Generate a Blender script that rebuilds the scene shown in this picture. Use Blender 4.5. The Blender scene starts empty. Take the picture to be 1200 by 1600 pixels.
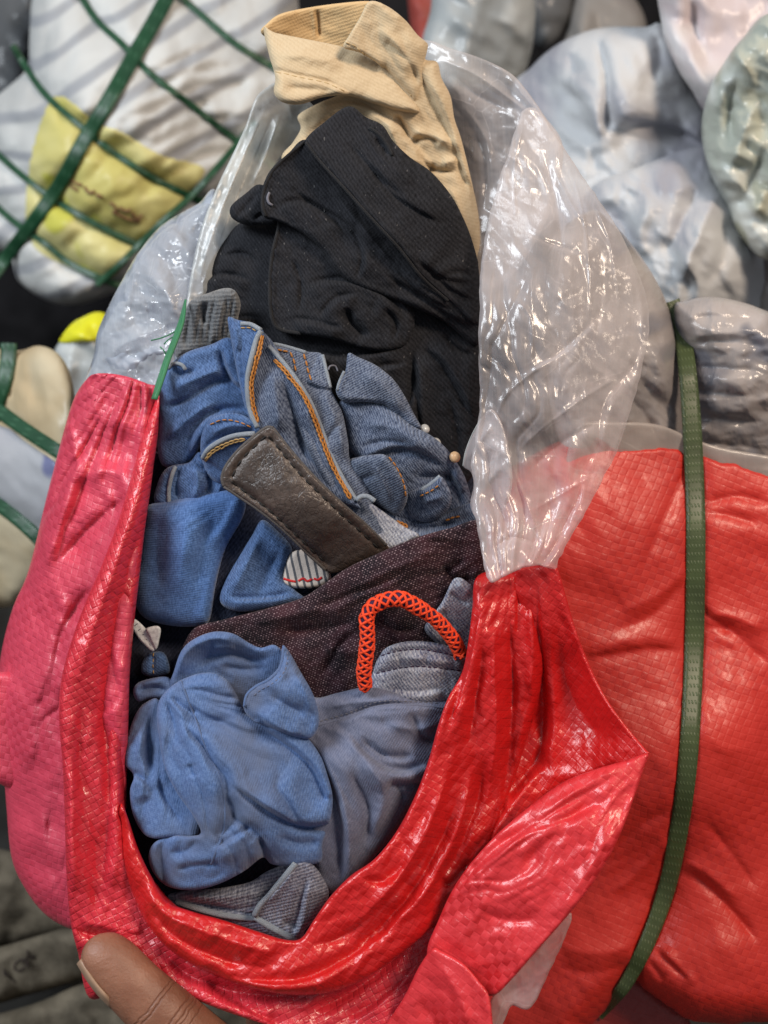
import bpy, math
import numpy as np

# ------------------------------------------------------------------ frame
D = 0.42            # metres from the lens to the plane of the open bundle
S = 0.0003          # metres per photo pixel on that plane
PITCH = math.radians(42)
cP, sP = math.cos(PITCH), math.sin(PITCH)
U = np.array([1, 0, 0.]); V = np.array([0, sP, cP]); W = np.array([0, -cP, sP])
ORG = np.array([0, 0, 0.62])

def P(x, y, w):
    """photo pixel + height above the bundle plane (m) -> world point(s)"""
    x = np.asarray(x, float); y = np.asarray(y, float); w = np.asarray(w, float)
    k = S * (D - w) / D
    a = (x - 600) * k; b = (800 - y) * k
    return ORG + a[..., None] * U + b[..., None] * V + w[..., None] * W

scene = bpy.context.scene
col = scene.collection

# ------------------------------------------------------------------ camera, world, lamps, exposure
cam = bpy.data.cameras.new('camera'); camo = bpy.data.objects.new('camera', cam); col.objects.link(camo)
camo.location = ORG + D * W
camo.rotation_euler = (math.pi / 2 - PITCH, 0, 0)
cam.sensor_fit = 'VERTICAL'; cam.sensor_height = 24
cam.lens = 12 / (800 * S / D)
cam.clip_start = 0.01; cam.clip_end = 60
cam.dof.use_dof = True; cam.dof.focus_distance = D - 0.003; cam.dof.aperture_fstop = 4.2
scene.camera = camo

world = bpy.data.worlds.new('World'); scene.world = world; world.use_nodes = True
bg = world.node_tree.nodes['Background']
bg.inputs[0].default_value = (0.74, 0.78, 0.86, 1); bg.inputs[1].default_value = 0.27

def lamp(name, loc, target, size, power, color, sy=None):
    l = bpy.data.lights.new(name, 'AREA'); o = bpy.data.objects.new(name, l); col.objects.link(o)
    l.shape = 'RECTANGLE'; l.size = size; l.size_y = sy or size; l.energy = power; l.color = color
    from mathutils import Vector
    o.location = loc
    o.rotation_euler = (Vector(target) - Vector(loc)).to_track_quat('-Z', 'Y').to_euler()
    return o
def fr(a, b, c): return tuple(ORG + a * U + b * V + c * W)
lamp('doorway_daylight', fr(-0.95, 0.75, 0.75), fr(-0.03, 0, 0), 0.55, 18, (0.88, 0.94, 1.0), 0.7)
lamp('ceiling_lamp', fr(0.75, 0.75, 0.95), fr(0.06, 0, 0), 0.35, 14, (1.0, 0.80, 0.62), 0.35)
scene.view_settings.view_transform = 'Standard'; scene.view_settings.look = 'None'
scene.view_settings.exposure = 0.2; scene.view_settings.gamma = 1.0
scene.cycles.use_denoising = True
scene.cycles.max_bounces = 8; scene.cycles.transparent_max_bounces = 16
scene.cycles.diffuse_bounces = 3; scene.cycles.glossy_bounces = 3

# ------------------------------------------------------------------ noise
def _hash(ix, iy, seed):
    n = (ix.astype(np.int64) * 374761393 + iy.astype(np.int64) * 668265263 + seed * 974711) & 0x7fffffff
    n = ((n ^ (n >> 13)) * 1274126177) & 0x7fffffff
    n = n ^ (n >> 16)
    return (n & 0xffff) / 65535.0
def vnoise(x, y, seed=0):
    ix = np.floor(x); iy = np.floor(y); fx = x - ix; fy = y - iy
    fx = fx * fx * fx * (fx * (fx * 6 - 15) + 10); fy = fy * fy * fy * (fy * (fy * 6 - 15) + 10)
    a = _hash(ix, iy, seed); b = _hash(ix + 1, iy, seed); c = _hash(ix, iy + 1, seed); d = _hash(ix + 1, iy + 1, seed)
    return (a * (1 - fx) + b * fx) * (1 - fy) + (c * (1 - fx) + d * fx) * fy - 0.5
def fbm(x, y, seed=0, oct=3):
    r = 0; a = 1.0
    for i in range(oct):
        r = r + a * vnoise(x * 2 ** i + 17.3 * i, y * 2 ** i - 9.1 * i, seed + i); a *= 0.5
    return r
def ridged(x, y, seed=0, oct=3):
    r = 0; a = 1.0
    for i in range(oct):
        r = r + a * (0.5 - 2 * np.abs(vnoise(x * 2 ** i + 3.7 * i, y * 2 ** i + 5.9 * i, seed + i))); a *= 0.5
    return r

def facet(x, y, seed=0, oct=2):
    """flat random facets meeting in sharp creases, like crumpled film"""
    r = 0; am = 1.0
    for i in range(oct):
        X = x * 2.3 ** i + 11.7 * i; Y = y * 2.3 ** i - 4.3 * i; sk = (X + Y) * 0.366; X = X + sk; Y = Y + sk
        ix = np.floor(X); iy = np.floor(Y); fx = X - ix; fy = Y - iy
        h0 = _hash(ix, iy, seed + i); h1 = _hash(ix + 1, iy, seed + i); h2 = _hash(ix, iy + 1, seed + i); h3 = _hash(ix + 1, iy + 1, seed + i)
        r = r + am * (np.where(fx > fy, h0 + (h1 - h0) * fx + (h3 - h1) * fy, h0 + (h2 - h0) * fy + (h3 - h2) * fx) - 0.5); am *= 0.45
    return r

# ------------------------------------------------------------------ curves in photo space
def crom(pts, n=6, closed=False):
    p = np.array([q[:2] for q in pts], float)
    m = len(p); out = []
    rng = range(m) if closed else range(m - 1)
    for i in rng:
        p1 = p[i]; p2 = p[(i + 1) % m]
        p0 = p[(i - 1) % m] if (closed or i > 0) else 2 * p1 - p2
        p3 = p[(i + 2) % m] if (closed or i + 2 < m) else 2 * p2 - p1
        for k in range(n):
            t = k / n
            out.append(0.5 * (2 * p1 + (p2 - p0) * t + (2 * p0 - 5 * p1 + 4 * p2 - p3) * t * t + (3 * p1 - p0 - 3 * p2 + p3) * t ** 3))
    if not closed: out.append(p[-1])
    return np.array(out)

def pdist(x, y, line):
    """unsigned distance, signed side (+ = right of travel on the page), parameter 0..1"""
    best = np.full(x.shape, 1e9, np.float32); side = np.zeros(x.shape, np.float32); par = np.zeros(x.shape, np.float32)
    n = len(line) - 1
    seg = np.hypot(*(line[1:] - line[:-1]).T); cum = np.concatenate([[0], np.cumsum(seg)]); L = max(cum[-1], 1e-6)
    for i in range(n):
        ax, ay = line[i]; bx, by = line[i + 1]; dx = bx - ax; dy = by - ay; l2 = dx * dx + dy * dy
        if l2 < 1e-9: continue
        t = np.clip(((x - ax) * dx + (y - ay) * dy) / l2, 0, 1)
        ex = x - ax - t * dx; ey = y - ay - t * dy
        d = ex * ex + ey * ey
        m = d < best
        best = np.where(m, d, best)
        side = np.where(m, np.sign(dx * ey - dy * ex), side)
        par = np.where(m, (cum[i] + t * seg[i]) / L, par)
    return np.sqrt(best), side, par

def sstep(a, b, x):
    t = np.clip((x - a) / (b - a), 0, 1); return t * t * (3 - 2 * t)

class Fold:
    def __init__(s, kind, A, sig, pts, L=None, t0=0.25, t1=0.25):
        s.k = kind; s.A = A; s.sig = sig; s.L = L or sig * 4; s.line = crom(pts, 5); s.t0 = t0; s.t1 = t1
        s.reach = max(sig * 5, s.L * 3.5 if kind == 's' else 0)
    def apply(s, x, y, h, g=1.0, p=2.0, sg=1.0):
        lo = s.line.min(0) - s.reach; hi = s.line.max(0) + s.reach
        m = (x > lo[0]) & (x < hi[0]) & (y > lo[1]) & (y < hi[1])
        if not m.any(): return
        d, sd, t = pdist(x[m], y[m], s.line)
        tp = (sstep(0, s.t0, t) if s.t0 > 0 else 1) * (sstep(0, s.t1, 1 - t) if s.t1 > 0 else 1)
        sig = s.sig * (1 if s.k == 'c' else sg)
        if s.k == 'r': f = np.exp(-(d / sig) ** p)
        elif s.k == 'v': f = -np.exp(-(d / sig) ** 1.3)
        elif s.k == 'c': f = np.where(d < s.sig, np.sqrt(np.clip(1 - (d / s.sig) ** 2, 0, 1)), 0)
        else:
            q = d * sd
            f = np.where(q > 0, np.exp(-(q / s.L) ** 1.5) * (0.75 + 0.25 * sstep(0, sig, q)), 0.75 * (1 - sstep(0, sig, -q))) \
                - 0.45 * np.exp(-((q + sig * 1.2) / (sig * 1.2)) ** 2)
        h[m] += ((s.A if s.k == 'c' else s.A * g) * f * tp).astype(h.dtype)
def R_(A, sig, *pts, **k): return Fold('r', A, sig, pts, **k)
def V_(A, sig, *pts, **k): return Fold('v', A, sig, pts, **k)
def S_(A, sig, L, *pts, **k): return Fold('s', A, sig, pts, L=L, **k)
def C_(A, sig, *pts, **k): return Fold('c', A, sig, pts, **k)

# ------------------------------------------------------------------ objects
def link(o, parent=None):
    col.objects.link(o)
    if parent is not None: o.parent = parent
    return o
def thing(name, label, cat, group=None, at=None):
    o = bpy.data.objects.new(name, None); link(o); o.empty_display_size = 0.02
    o['label'] = label; o['category'] = cat
    if group: o['group'] = group
    return o
def tag(o, label=None, cat=None, group=None, kind=None):
    if label: o['label'] = label
    if cat: o['category'] = cat
    if group: o['group'] = group
    if kind: o['kind'] = kind
    return o
def mesh(name, verts, faces, mat, parent=None, uv=None, smooth=True):
    me = bpy.data.meshes.new(name)
    me.from_pydata(verts if isinstance(verts, list) else np.asarray(verts).tolist(), [], faces if isinstance(faces, list) else faces.tolist())
    if smooth: me.polygons.foreach_set('use_smooth', np.ones(len(me.polygons), bool))
    if uv is not None:
        l = me.uv_layers.new(name='UVMap'); vi = np.empty(len(me.loops), np.int32); me.loops.foreach_get('vertex_index', vi)
        l.data.foreach_set('uv', np.asarray(uv, np.float32)[vi].ravel())
    me.materials.append(mat); me.update()
    return link(bpy.data.objects.new(name, me), parent)

class Sheet:
    """a piece of cloth or film: traced outline, its own depth, rolled or hemmed edges, modelled folds"""
    def __init__(s, outline, base, R=22, k=1.2, folds=(), noise=(), step=3.0, skirt=2.0, rough=0.0, seed=1, g=1.0, p=2.0, sg=1.0, closed=False):
        s.closed = closed; s.Rm = R; s.g = g; s.p = p; s.sg = sg; s.seed = seed; s.k = k; s.folds = folds; s.noise = noise; s.step = step; s.skirt = skirt
        rr = [(q[2] if len(q) > 2 else R) for q in outline]
        s.out = crom(outline, 6, True); s.rad = np.repeat(rr, 6).astype(float)
        if rough:
            c = np.cumsum(np.hypot(*(np.roll(s.out, -1, 0) - s.out).T))
            s.out = s.out + rough * np.stack([fbm(c / 9, c * 0 + 1, seed), fbm(c / 9, c * 0 + 7, seed)], 1)
        b = np.array(base, float)
        s.bp = b[:, :2] / 200; n = len(b)
        if n == 1: s.tps = None; s.w0 = b[0, 2]
        elif n == 2:
            s.tps = None; d = b[1, :2] - b[0, :2]; s.lin = (b[0], d, b[1, 2] - b[0, 2]); s.w0 = None
        else:
            r = np.hypot(s.bp[:, None, 0] - s.bp[None, :, 0], s.bp[:, None, 1] - s.bp[None, :, 1])
            K = np.where(r > 0, r * r * np.log(np.maximum(r, 1e-9)), 0) + 1e-4 * np.eye(n)
            Q = np.concatenate([np.ones((n, 1)), s.bp], 1)
            M = np.block([[K, Q], [Q.T, np.zeros((3, 3))]])
            M = np.concatenate([M, 0.04 * np.eye(n + 3)[-2:]])
            s.tps = np.linalg.lstsq(M, np.concatenate([b[:, 2], [0, 0, 0, 0, 0]]), rcond=None)[0]
    def base(s, x, y):
        if s.tps is not None:
            X = x / 200; Y = y / 200; r = s.tps[-3] + s.tps[-2] * X + s.tps[-1] * Y
            for (bx, by), c in zip(s.bp, s.tps[:-3]):
                d = np.hypot(X - bx, Y - by); r = r + c * d * d * np.log(np.maximum(d, 1e-9))
            return r
        if s.w0 is not None: return np.full(x.shape, s.w0)
        a, d, dw = s.lin; t = ((x - a[0]) * d[0] + (y - a[1]) * d[1]) / (d @ d)
        return a[2] + dw * np.clip(t, 0, 1)
    def edge(s, x, y):
        """fraction to the rim per outline piece -> inside mask, drop in px, nearest rim point"""
        o = s.out; n = len(o); inside = np.zeros(x.shape, bool); drop = np.zeros(x.shape, np.float32)
        best = np.full(x.shape, 1e12, np.float32); nx = np.zeros(x.shape, np.float32); ny = np.zeros(x.shape, np.float32)
        for i in range(n):
            ax, ay = o[i]; bx, by = o[(i + 1) % n]; dx = bx - ax; dy = by - ay; l2 = dx * dx + dy * dy
            if l2 < 1e-9: continue
            c = (ay > y) != (by > y)
            if ay != by: inside ^= c & (x < dx * (y - ay) / dy + ax)
            t = np.clip(((x - ax) * dx + (y - ay) * dy) / l2, 0, 1)
            qx = ax + t * dx; qy = ay + t * dy; d = (x - qx) ** 2 + (y - qy) ** 2
            m = d < best; best = np.where(m, d, best); nx = np.where(m, qx, nx); ny = np.where(m, qy, ny)
            R = s.rad[i]
            mm = d < R * R
            if mm.any():
                q = 1 - np.sqrt(d[mm]) / R
                drop[mm] = np.maximum(drop[mm], s.k * R * (1 - np.sqrt(np.clip(1 - q * q, 0, 1))))
        return inside, drop, np.sqrt(best), nx, ny
    def H(s, x, y, drop=None):
        x = np.asarray(x, float); y = np.asarray(y, float); shp = x.shape; x = np.atleast_1d(x).ravel(); y = np.atleast_1d(y).ravel()
        if drop is None: drop = s.edge(x, y)[1]
        h = np.zeros(x.shape)
        for f in s.folds: f.apply(x, y, h, s.g, s.p, s.sg)
        for nz in s.noise:
            kind, A, sc, ang, asp = nz[:5]
            if kind == 'radial':      # gathers running out from a pinched point (sc, ang); asp = folds per radian
                dx = x - sc; dy = y - ang; r = np.hypot(dx, dy) + 1e-6; th = np.arctan2(dy, dx) * asp + 0.9 * fbm(x / 90, y / 90, s.seed + 7, 2)
                h += A * sstep(10, 110, r) * (1.2 * np.abs(vnoise(th, r / 260, s.seed + 3)) * 2 + 0.5 * np.abs(vnoise(th * 2.3 + 5, r / 150, s.seed + 4)) * 2 - 0.6)
                continue
            ca, sa = math.cos(math.radians(ang)), math.sin(math.radians(ang))
            wx = x + 0.35 * sc * fbm(x / sc, y / sc, s.seed + 50, 2); wy = y + 0.35 * sc * fbm(x / sc + 40, y / sc, s.seed + 60, 2)
            a = (wx * ca + wy * sa) / (sc * asp); b = (-wx * sa + wy * ca) / sc
            h += A * {'ridge': ridged, 'fbm': fbm, 'facet': facet}[kind](a, b, s.seed)
        b0 = s.base(x, y)
        w = b0 + (h - drop) * S * (D - b0) / D
        return w.reshape(shp)
    def build(s, name, mat, parent=None):
        st = s.step; lo = s.out.min(0) - 2 * st; hi = s.out.max(0) + 2 * st
        gx = np.arange(lo[0], hi[0], st); gy = np.arange(lo[1], hi[1], st)
        X, Y = np.meshgrid(gx, gy); shp = X.shape; x = X.ravel(); y = Y.ravel()
        ins, drop, dist, nx, ny = s.edge(x, y)
        I = ins.reshape(shp)
        cell = I[:-1, :-1] | I[1:, :-1] | I[:-1, 1:] | I[1:, 1:]
        use = np.zeros(shp, bool); use[:-1, :-1] |= cell; use[1:, :-1] |= cell; use[:-1, 1:] |= cell; use[1:, 1:] |= cell
        use = use.ravel(); snap = use & ~ins
        x = np.where(snap, nx, x); y = np.where(snap, ny, y)
        # also pull inner points that almost touch the rim
        idx = np.full(use.shape, -1); idx[use] = np.arange(use.sum())
        xs = x[use]; ys = y[use]; dr = drop[use]
        sn = snap[use]
        rimrad = np.zeros(xs.shape)
        if sn.any():
            dd = s.edge(xs[sn], ys[sn])[1]; dr = dr.copy(); dr[sn] = dd
        w = s.H(xs, ys, dr)
        G = idx.reshape(shp)
        j, i = np.nonzero(cell)
        F = np.stack([G[j, i], G[j + 1, i], G[j + 1, i + 1], G[j, i + 1]], 1)
        # rim skirt
        e = np.concatenate([F[:, [0, 1]], F[:, [1, 2]], F[:, [2, 3]], F[:, [3, 0]]])
        key = np.sort(e, 1); _, inv, cnt = np.unique(key[:, 0].astype(np.int64) * (len(xs) + 1) + key[:, 1], return_inverse=True, return_counts=True)
        be = e[cnt[inv.ravel()] == 1]
        bv = np.unique(be); mp = {int(v): len(xs) + q for q, v in enumerate(bv)}
        pts = P(xs, ys, w)
        uv = np.stack([(xs - 600) * S + 0.22 * (w - w.mean()), (800 - ys) * S + 0.18 * (w - w.mean())], 1)
        if s.closed:          # a full bundle: the far side mirrors the near one
            b0 = s.base(xs, ys); wb = 2 * (b0 - s.k * s.Rm * S * (D - b0) / D) - w; n0 = len(xs)
            wb = np.minimum(wb, w - 0.004)
            pts = np.concatenate([pts, P(xs, ys, wb)]); uv = np.concatenate([uv, uv + 0.37])
            F = np.concatenate([F, F[:, ::-1] + n0, np.stack([be[:, 1], be[:, 0], be[:, 0] + n0, be[:, 1] + n0], 1)])
        elif s.skirt and len(bv):
            cx, cy = s.out.mean(0)
            sk = P(xs[bv], ys[bv], w[bv] - s.skirt * S * 3)
            pts = np.concatenate([pts, sk]); uv = np.concatenate([uv, uv[bv]])
            m2 = np.array([mp[int(v)] for v in bv]); lut = np.full(len(xs), -1); lut[bv] = m2
            F = np.concatenate([F, np.stack([be[:, 1], be[:, 0], lut[be[:, 0]], lut[be[:, 1]]], 1)])
        o = mesh(name, pts, F, mat, parent, uv)
        o['_s'] = 0; del o['_s']
        return o

def tube(name, path, rad, mat, parent=None, seg=8, up=None, flat=1.0):
    """path: Nx3 world; rad: scalar or N (metres)"""
    p = np.asarray(path, float); n = len(p); rad = np.broadcast_to(rad, (n,))
    t = np.gradient(p, axis=0); t /= np.linalg.norm(t, axis=1)[:, None] + 1e-12
    a = np.cross(t, W); a /= np.linalg.norm(a, axis=1)[:, None] + 1e-12; b = np.cross(a, t)
    vs = []; fs = []; uv = []
    L = np.concatenate([[0], np.cumsum(np.linalg.norm(np.diff(p, axis=0), axis=1))])
    for i in range(n):
        for k in range(seg):
            q = 2 * math.pi * k / seg
            vs.append(p[i] + rad[i] * (math.cos(q) * a[i] + math.sin(q) * flat * b[i])); uv.append((L[i], k / seg))
    for i in range(n - 1):
        for k in range(seg):
            k2 = (k + 1) % seg; fs.append([i * seg + k, i * seg + k2, (i + 1) * seg + k2, (i + 1) * seg + k])
    fs.append(list(range(seg))[::-1]); fs.append([(n - 1) * seg + k for k in range(seg)])
    return mesh(name, np.array(vs), fs, mat, parent, uv)

def resample(pts, step, n=8):
    c = crom(pts, n); d = np.concatenate([[0], np.cumsum(np.hypot(*np.diff(c, axis=0).T))])
    m = max(int(d[-1] / step), 2); q = np.linspace(0, d[-1], m)
    return np.stack([np.interp(q, d, c[:, 0]), np.interp(q, d, c[:, 1])], 1)

def cordline(name, sheet, pts, r, lift, mat, parent, step=3.0, flat=0.9):
    q = resample(pts, step); w = sheet.H(q[:, 0], q[:, 1]) + lift * S
    k = np.ones(5) / 5; w = np.convolve(np.pad(w, 2, mode='edge'), k, 'valid')
    return tube(name, P(q[:, 0], q[:, 1], w), r * S, mat, parent, 8, flat=flat)

def stitches(name, sheet, pts, length, width, gap, lift, mat, parent, chain=False, off=0, jit=0.12, seed=3):
    q = resample(pts, 2.0); d = np.concatenate([[0], np.cumsum(np.hypot(*np.diff(q, axis=0).T))])
    rng = np.random.default_rng(seed); vs = []; fs = []; pos = 0
    tan = np.gradient(q, axis=0); tan /= np.linalg.norm(tan, axis=1)[:, None] + 1e-9; nor = np.stack([-tan[:, 1], tan[:, 0]], 1)
    items = []
    while pos + length < d[-1]:
        if chain:
            for sgn in (-1, 1): items.append((pos, pos + length * 1.15, sgn * width * 0.32, width * 0.30))
        else: items.append((pos, pos + length, off, width / 2))
        pos += length + gap
    for a, b, of, r in items:
        of += rng.normal(0, jit * width * 0.4)
        tt = np.linspace(a, b, 6)
        px = np.interp(tt, d, q[:, 0]); py = np.interp(tt, d, q[:, 1])
        nx = np.interp(tt, d, nor[:, 0]); ny = np.interp(tt, d, nor[:, 1])
        bow = np.sin(np.linspace(0.25, 1, 6) * math.pi) * (1 if not chain else 1.3) if chain else np.ones(6)
        px = px + nx * of * bow; py = py + ny * of * bow
        w = sheet.H(px, py) + (lift + 0.5 * r * np.sin(np.linspace(0.15, 0.85, 6) * math.pi)) * S
        c = P(px, py, w); t = np.gradient(c, axis=0); t /= np.linalg.norm(t, axis=1)[:, None] + 1e-12
        A = np.cross(t, W); A /= np.linalg.norm(A, axis=1)[:, None] + 1e-12; B = np.cross(A, t)
        rr = r * S * np.array([0.45, 0.9, 1, 1, 0.9, 0.45]); o = len(vs)
        for i in range(6):
            for k in range(6):
                an = k * math.pi / 3; vs.append(c[i] + rr[i] * (math.cos(an) * A[i] + math.sin(an) * B[i]))
        for i in range(5):
            for k in range(6):
                k2 = (k + 1) % 6; fs.append([o + i * 6 + k, o + i * 6 + k2, o + (i + 1) * 6 + k2, o + (i + 1) * 6 + k])
        fs.append([o + k for k in range(6)][::-1]); fs.append([o + 30 + k for k in range(6)])
    if not vs: return None
    o = mesh(name, np.array(vs), fs, mat, parent, np.zeros((len(vs), 2))); o['kind'] = 'stuff'
    return o

def ribbon(name, sheet, pts, width, thick, lift, mat, parent, step=6.0, sink=0.0):
    """a woven strap lying on a sheet: a real band with thickness"""
    q = resample(pts, step); n = len(q)
    t = np.gradient(q, axis=0); t /= np.linalg.norm(t, axis=1)[:, None] + 1e-9; nr = np.stack([-t[:, 1], t[:, 0]], 1)
    wd = np.interp(np.linspace(0, 1, n), np.linspace(0, 1, len(width)), width) if isinstance(width, (list, tuple)) else np.full(n, width)
    ac = [-1, -0.5, 0, 0.5, 1]; vs = []; uv = []; L = np.concatenate([[0], np.cumsum(np.hypot(*np.diff(q, axis=0).T))])
    hs = np.stack([sheet.H(q[:, 0] + nr[:, 0] * a * wd / 2, q[:, 1] + nr[:, 1] * a * wd / 2) for a in ac], 1)
    hc = np.max(hs, 1); kk = np.ones(7) / 7; hc = np.convolve(np.pad(hc, 3, mode='edge'), kk, 'valid')
    m = len(ac); lt = np.linspace(0, 1, n); hc = hc - sink * (1 - sstep(0, 0.12, lt)) - 0.7 * sink * sstep(0.95, 1.0, lt)
    for layer in (0, 1):
        for j, a in enumerate(ac):
            h = hc + lift * S - (abs(a) ** 2) * 0.6 * S - layer * thick
            vs.append(P(q[:, 0] + nr[:, 0] * a * wd / 2, q[:, 1] + nr[:, 1] * a * wd / 2, h))
            uv.append(np.stack([a * wd / 2 * S, L * S], 1))
    vs = np.concatenate(vs); uv = np.concatenate(uv); fs = []
    for i in range(n - 1):
        for j in range(m - 1):
            fs.append([j * n + i, (j + 1) * n + i, (j + 1) * n + i + 1, j * n + i + 1])
            o = m * n; fs.append([o + j * n + i, o + j * n + i + 1, o + (j + 1) * n + i + 1, o + (j + 1) * n + i])
        for j in (0, m - 1):
            f = [j * n + i, j * n + i + 1, m * n + j * n + i + 1, m * n + j * n + i]; fs.append(f if j == 0 else f[::-1])
    return mesh(name, vs, fs, mat, parent, uv)

# ------------------------------------------------------------------ materials
class Mat:
    def __init__(s, name):
        s.m = bpy.data.materials.new(name); s.m.use_nodes = True; s.t = s.m.node_tree; s.t.nodes.clear()
        s.out = s.t.nodes.new('ShaderNodeOutputMaterial')
        s.uv = s.t.nodes.new('ShaderNodeUVMap').outputs[0]
    def n(s, typ, ins=None, out=0, **at):
        nd = s.t.nodes.new('ShaderNode' + typ)
        for k, v in at.items(): setattr(nd, k, v)
        for k, v in (ins or {}).items():
            if isinstance(v, bpy.types.NodeSocket): s.t.links.new(v, nd.inputs[k])
            else: nd.inputs[k].default_value = v
        return nd.outputs[out]
    def math(s, op, a, b=0.0, c=0.0): return s.n('Math', {0: a, 1: b, 2: c}, operation=op)
    def sep(s, v):
        nd = s.t.nodes.new('ShaderNodeSeparateXYZ'); s.t.links.new(v, nd.inputs[0]); return nd.outputs
    def rot(s, v, deg, sc=(1, 1, 1)): return s.n('Mapping', {0: v, 'Rotation': (0, 0, math.radians(deg)), 'Scale': sc})
    def noise(s, v, scale, detail=2, rough=0.5): return s.n('TexNoise', {'Vector': v, 'Scale': scale, 'Detail': detail, 'Roughness': rough})
    def crease(s, v, scale, detail=3.0): return s.n('TexNoise', {'Vector': v, 'Scale': scale, 'Detail': detail, 'Roughness': 0.5, 'Offset': 0.95, 'Gain': 2.0}, noise_type='RIDGED_MULTIFRACTAL', normalize=False)
    def mix(s, f, a, b):
        nd = s.t.nodes.new('ShaderNodeMix'); nd.data_type = 'RGBA'
        for sock, v in ((nd.inputs[0], f), (nd.inputs[6], a), (nd.inputs[7], b)):
            if isinstance(v, bpy.types.NodeSocket): s.t.links.new(v, sock)
            else: sock.default_value = (*v, 1) if isinstance(v, tuple) and len(v) == 3 else v
        return nd.outputs[2]
    def mr(s, v, a, b, c=0.0, d=1.0): return s.n('MapRange', {0: v, 1: a, 2: b, 3: c, 4: d})
    def bump(s, h, strength, dist, normal=None):
        i = {'Height': h, 'Strength': strength, 'Distance': dist}
        if normal is not None: i['Normal'] = normal
        return s.n('Bump', i)
    def fin(s, sh): s.t.links.new(sh, s.out.inputs[0]); return s.m
    def bsdf(s, colr, rough=0.8, normal=None, **kw):
        i = {'Base Color': colr if isinstance(colr, bpy.types.NodeSocket) else (*colr, 1), 'Roughness': rough}
        if normal is not None: i['Normal'] = normal
        i.update({k.replace('_', ' '): v for k, v in kw.items()})
        return s.n('BsdfPrincipled', i)

def denim(name, dark, light, ang=35, period=0.0011, contrast=0.5, speck=0.5, blotch=0.25, sheen=0.15, bstr=0.35, patch=None, lint=0.0):
    m = Mat(name); r = m.rot(m.uv, ang); x = m.sep(r)
    nz = m.noise(r, 420, 3, 0.65)
    tw = m.math('SINE', m.math('MULTIPLY_ADD', x[0], 2 * math.pi / period, m.math('MULTIPLY', nz, 6.0)))
    cross = m.math('SINE', m.math('MULTIPLY_ADD', x[1], 2 * math.pi / (period * 0.8), m.math('MULTIPLY', nz, 9.0)))
    fine = m.noise(m.rot(m.uv, ang, (1, 0.45, 1)), 1150, 2, 0.7)
    big = m.noise(m.uv, 28, 3, 0.6)
    f = m.math('MULTIPLY_ADD', tw, 0.24 * contrast, 0.45)
    f = m.math('ADD', f, m.math('MULTIPLY', m.math('SUBTRACT', fine, 0.5), 2.6 * speck))
    f = m.math('ADD', f, m.math('MULTIPLY', m.math('SUBTRACT', big, 0.5), 2 * blotch))
    f = m.mr(f, 0, 1)
    c = m.mix(f, dark, light)
    if lint: c = m.mix(m.math('MULTIPLY', m.mr(m.noise(m.rot(m.uv, 20, (1, 0.5, 1)), 800, 1), 0.72, 0.78), lint), c, (0.25, 0.24, 0.23))
    if patch is not None: c = m.mix(m.math('MULTIPLY', m.mr(m.noise(m.uv, 19, 3, 0.55), 0.44, 0.58), 0.85), c, patch)
    h = m.math('ADD', m.math('MULTIPLY', tw, 0.5), m.math('ADD', m.math('MULTIPLY', cross, 0.25), m.math('MULTIPLY', fine, 1.2)))
    b = m.bump(h, bstr, 0.00035)
    b = m.bump(m.noise(m.uv, 160, 3, 0.6), 0.22, 0.0016, b)
    return m.fin(m.bsdf(c, 0.9, b, Specular_IOR_Level=0.12, Sheen_Weight=sheen, Sheen_Roughness=0.5))

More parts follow.
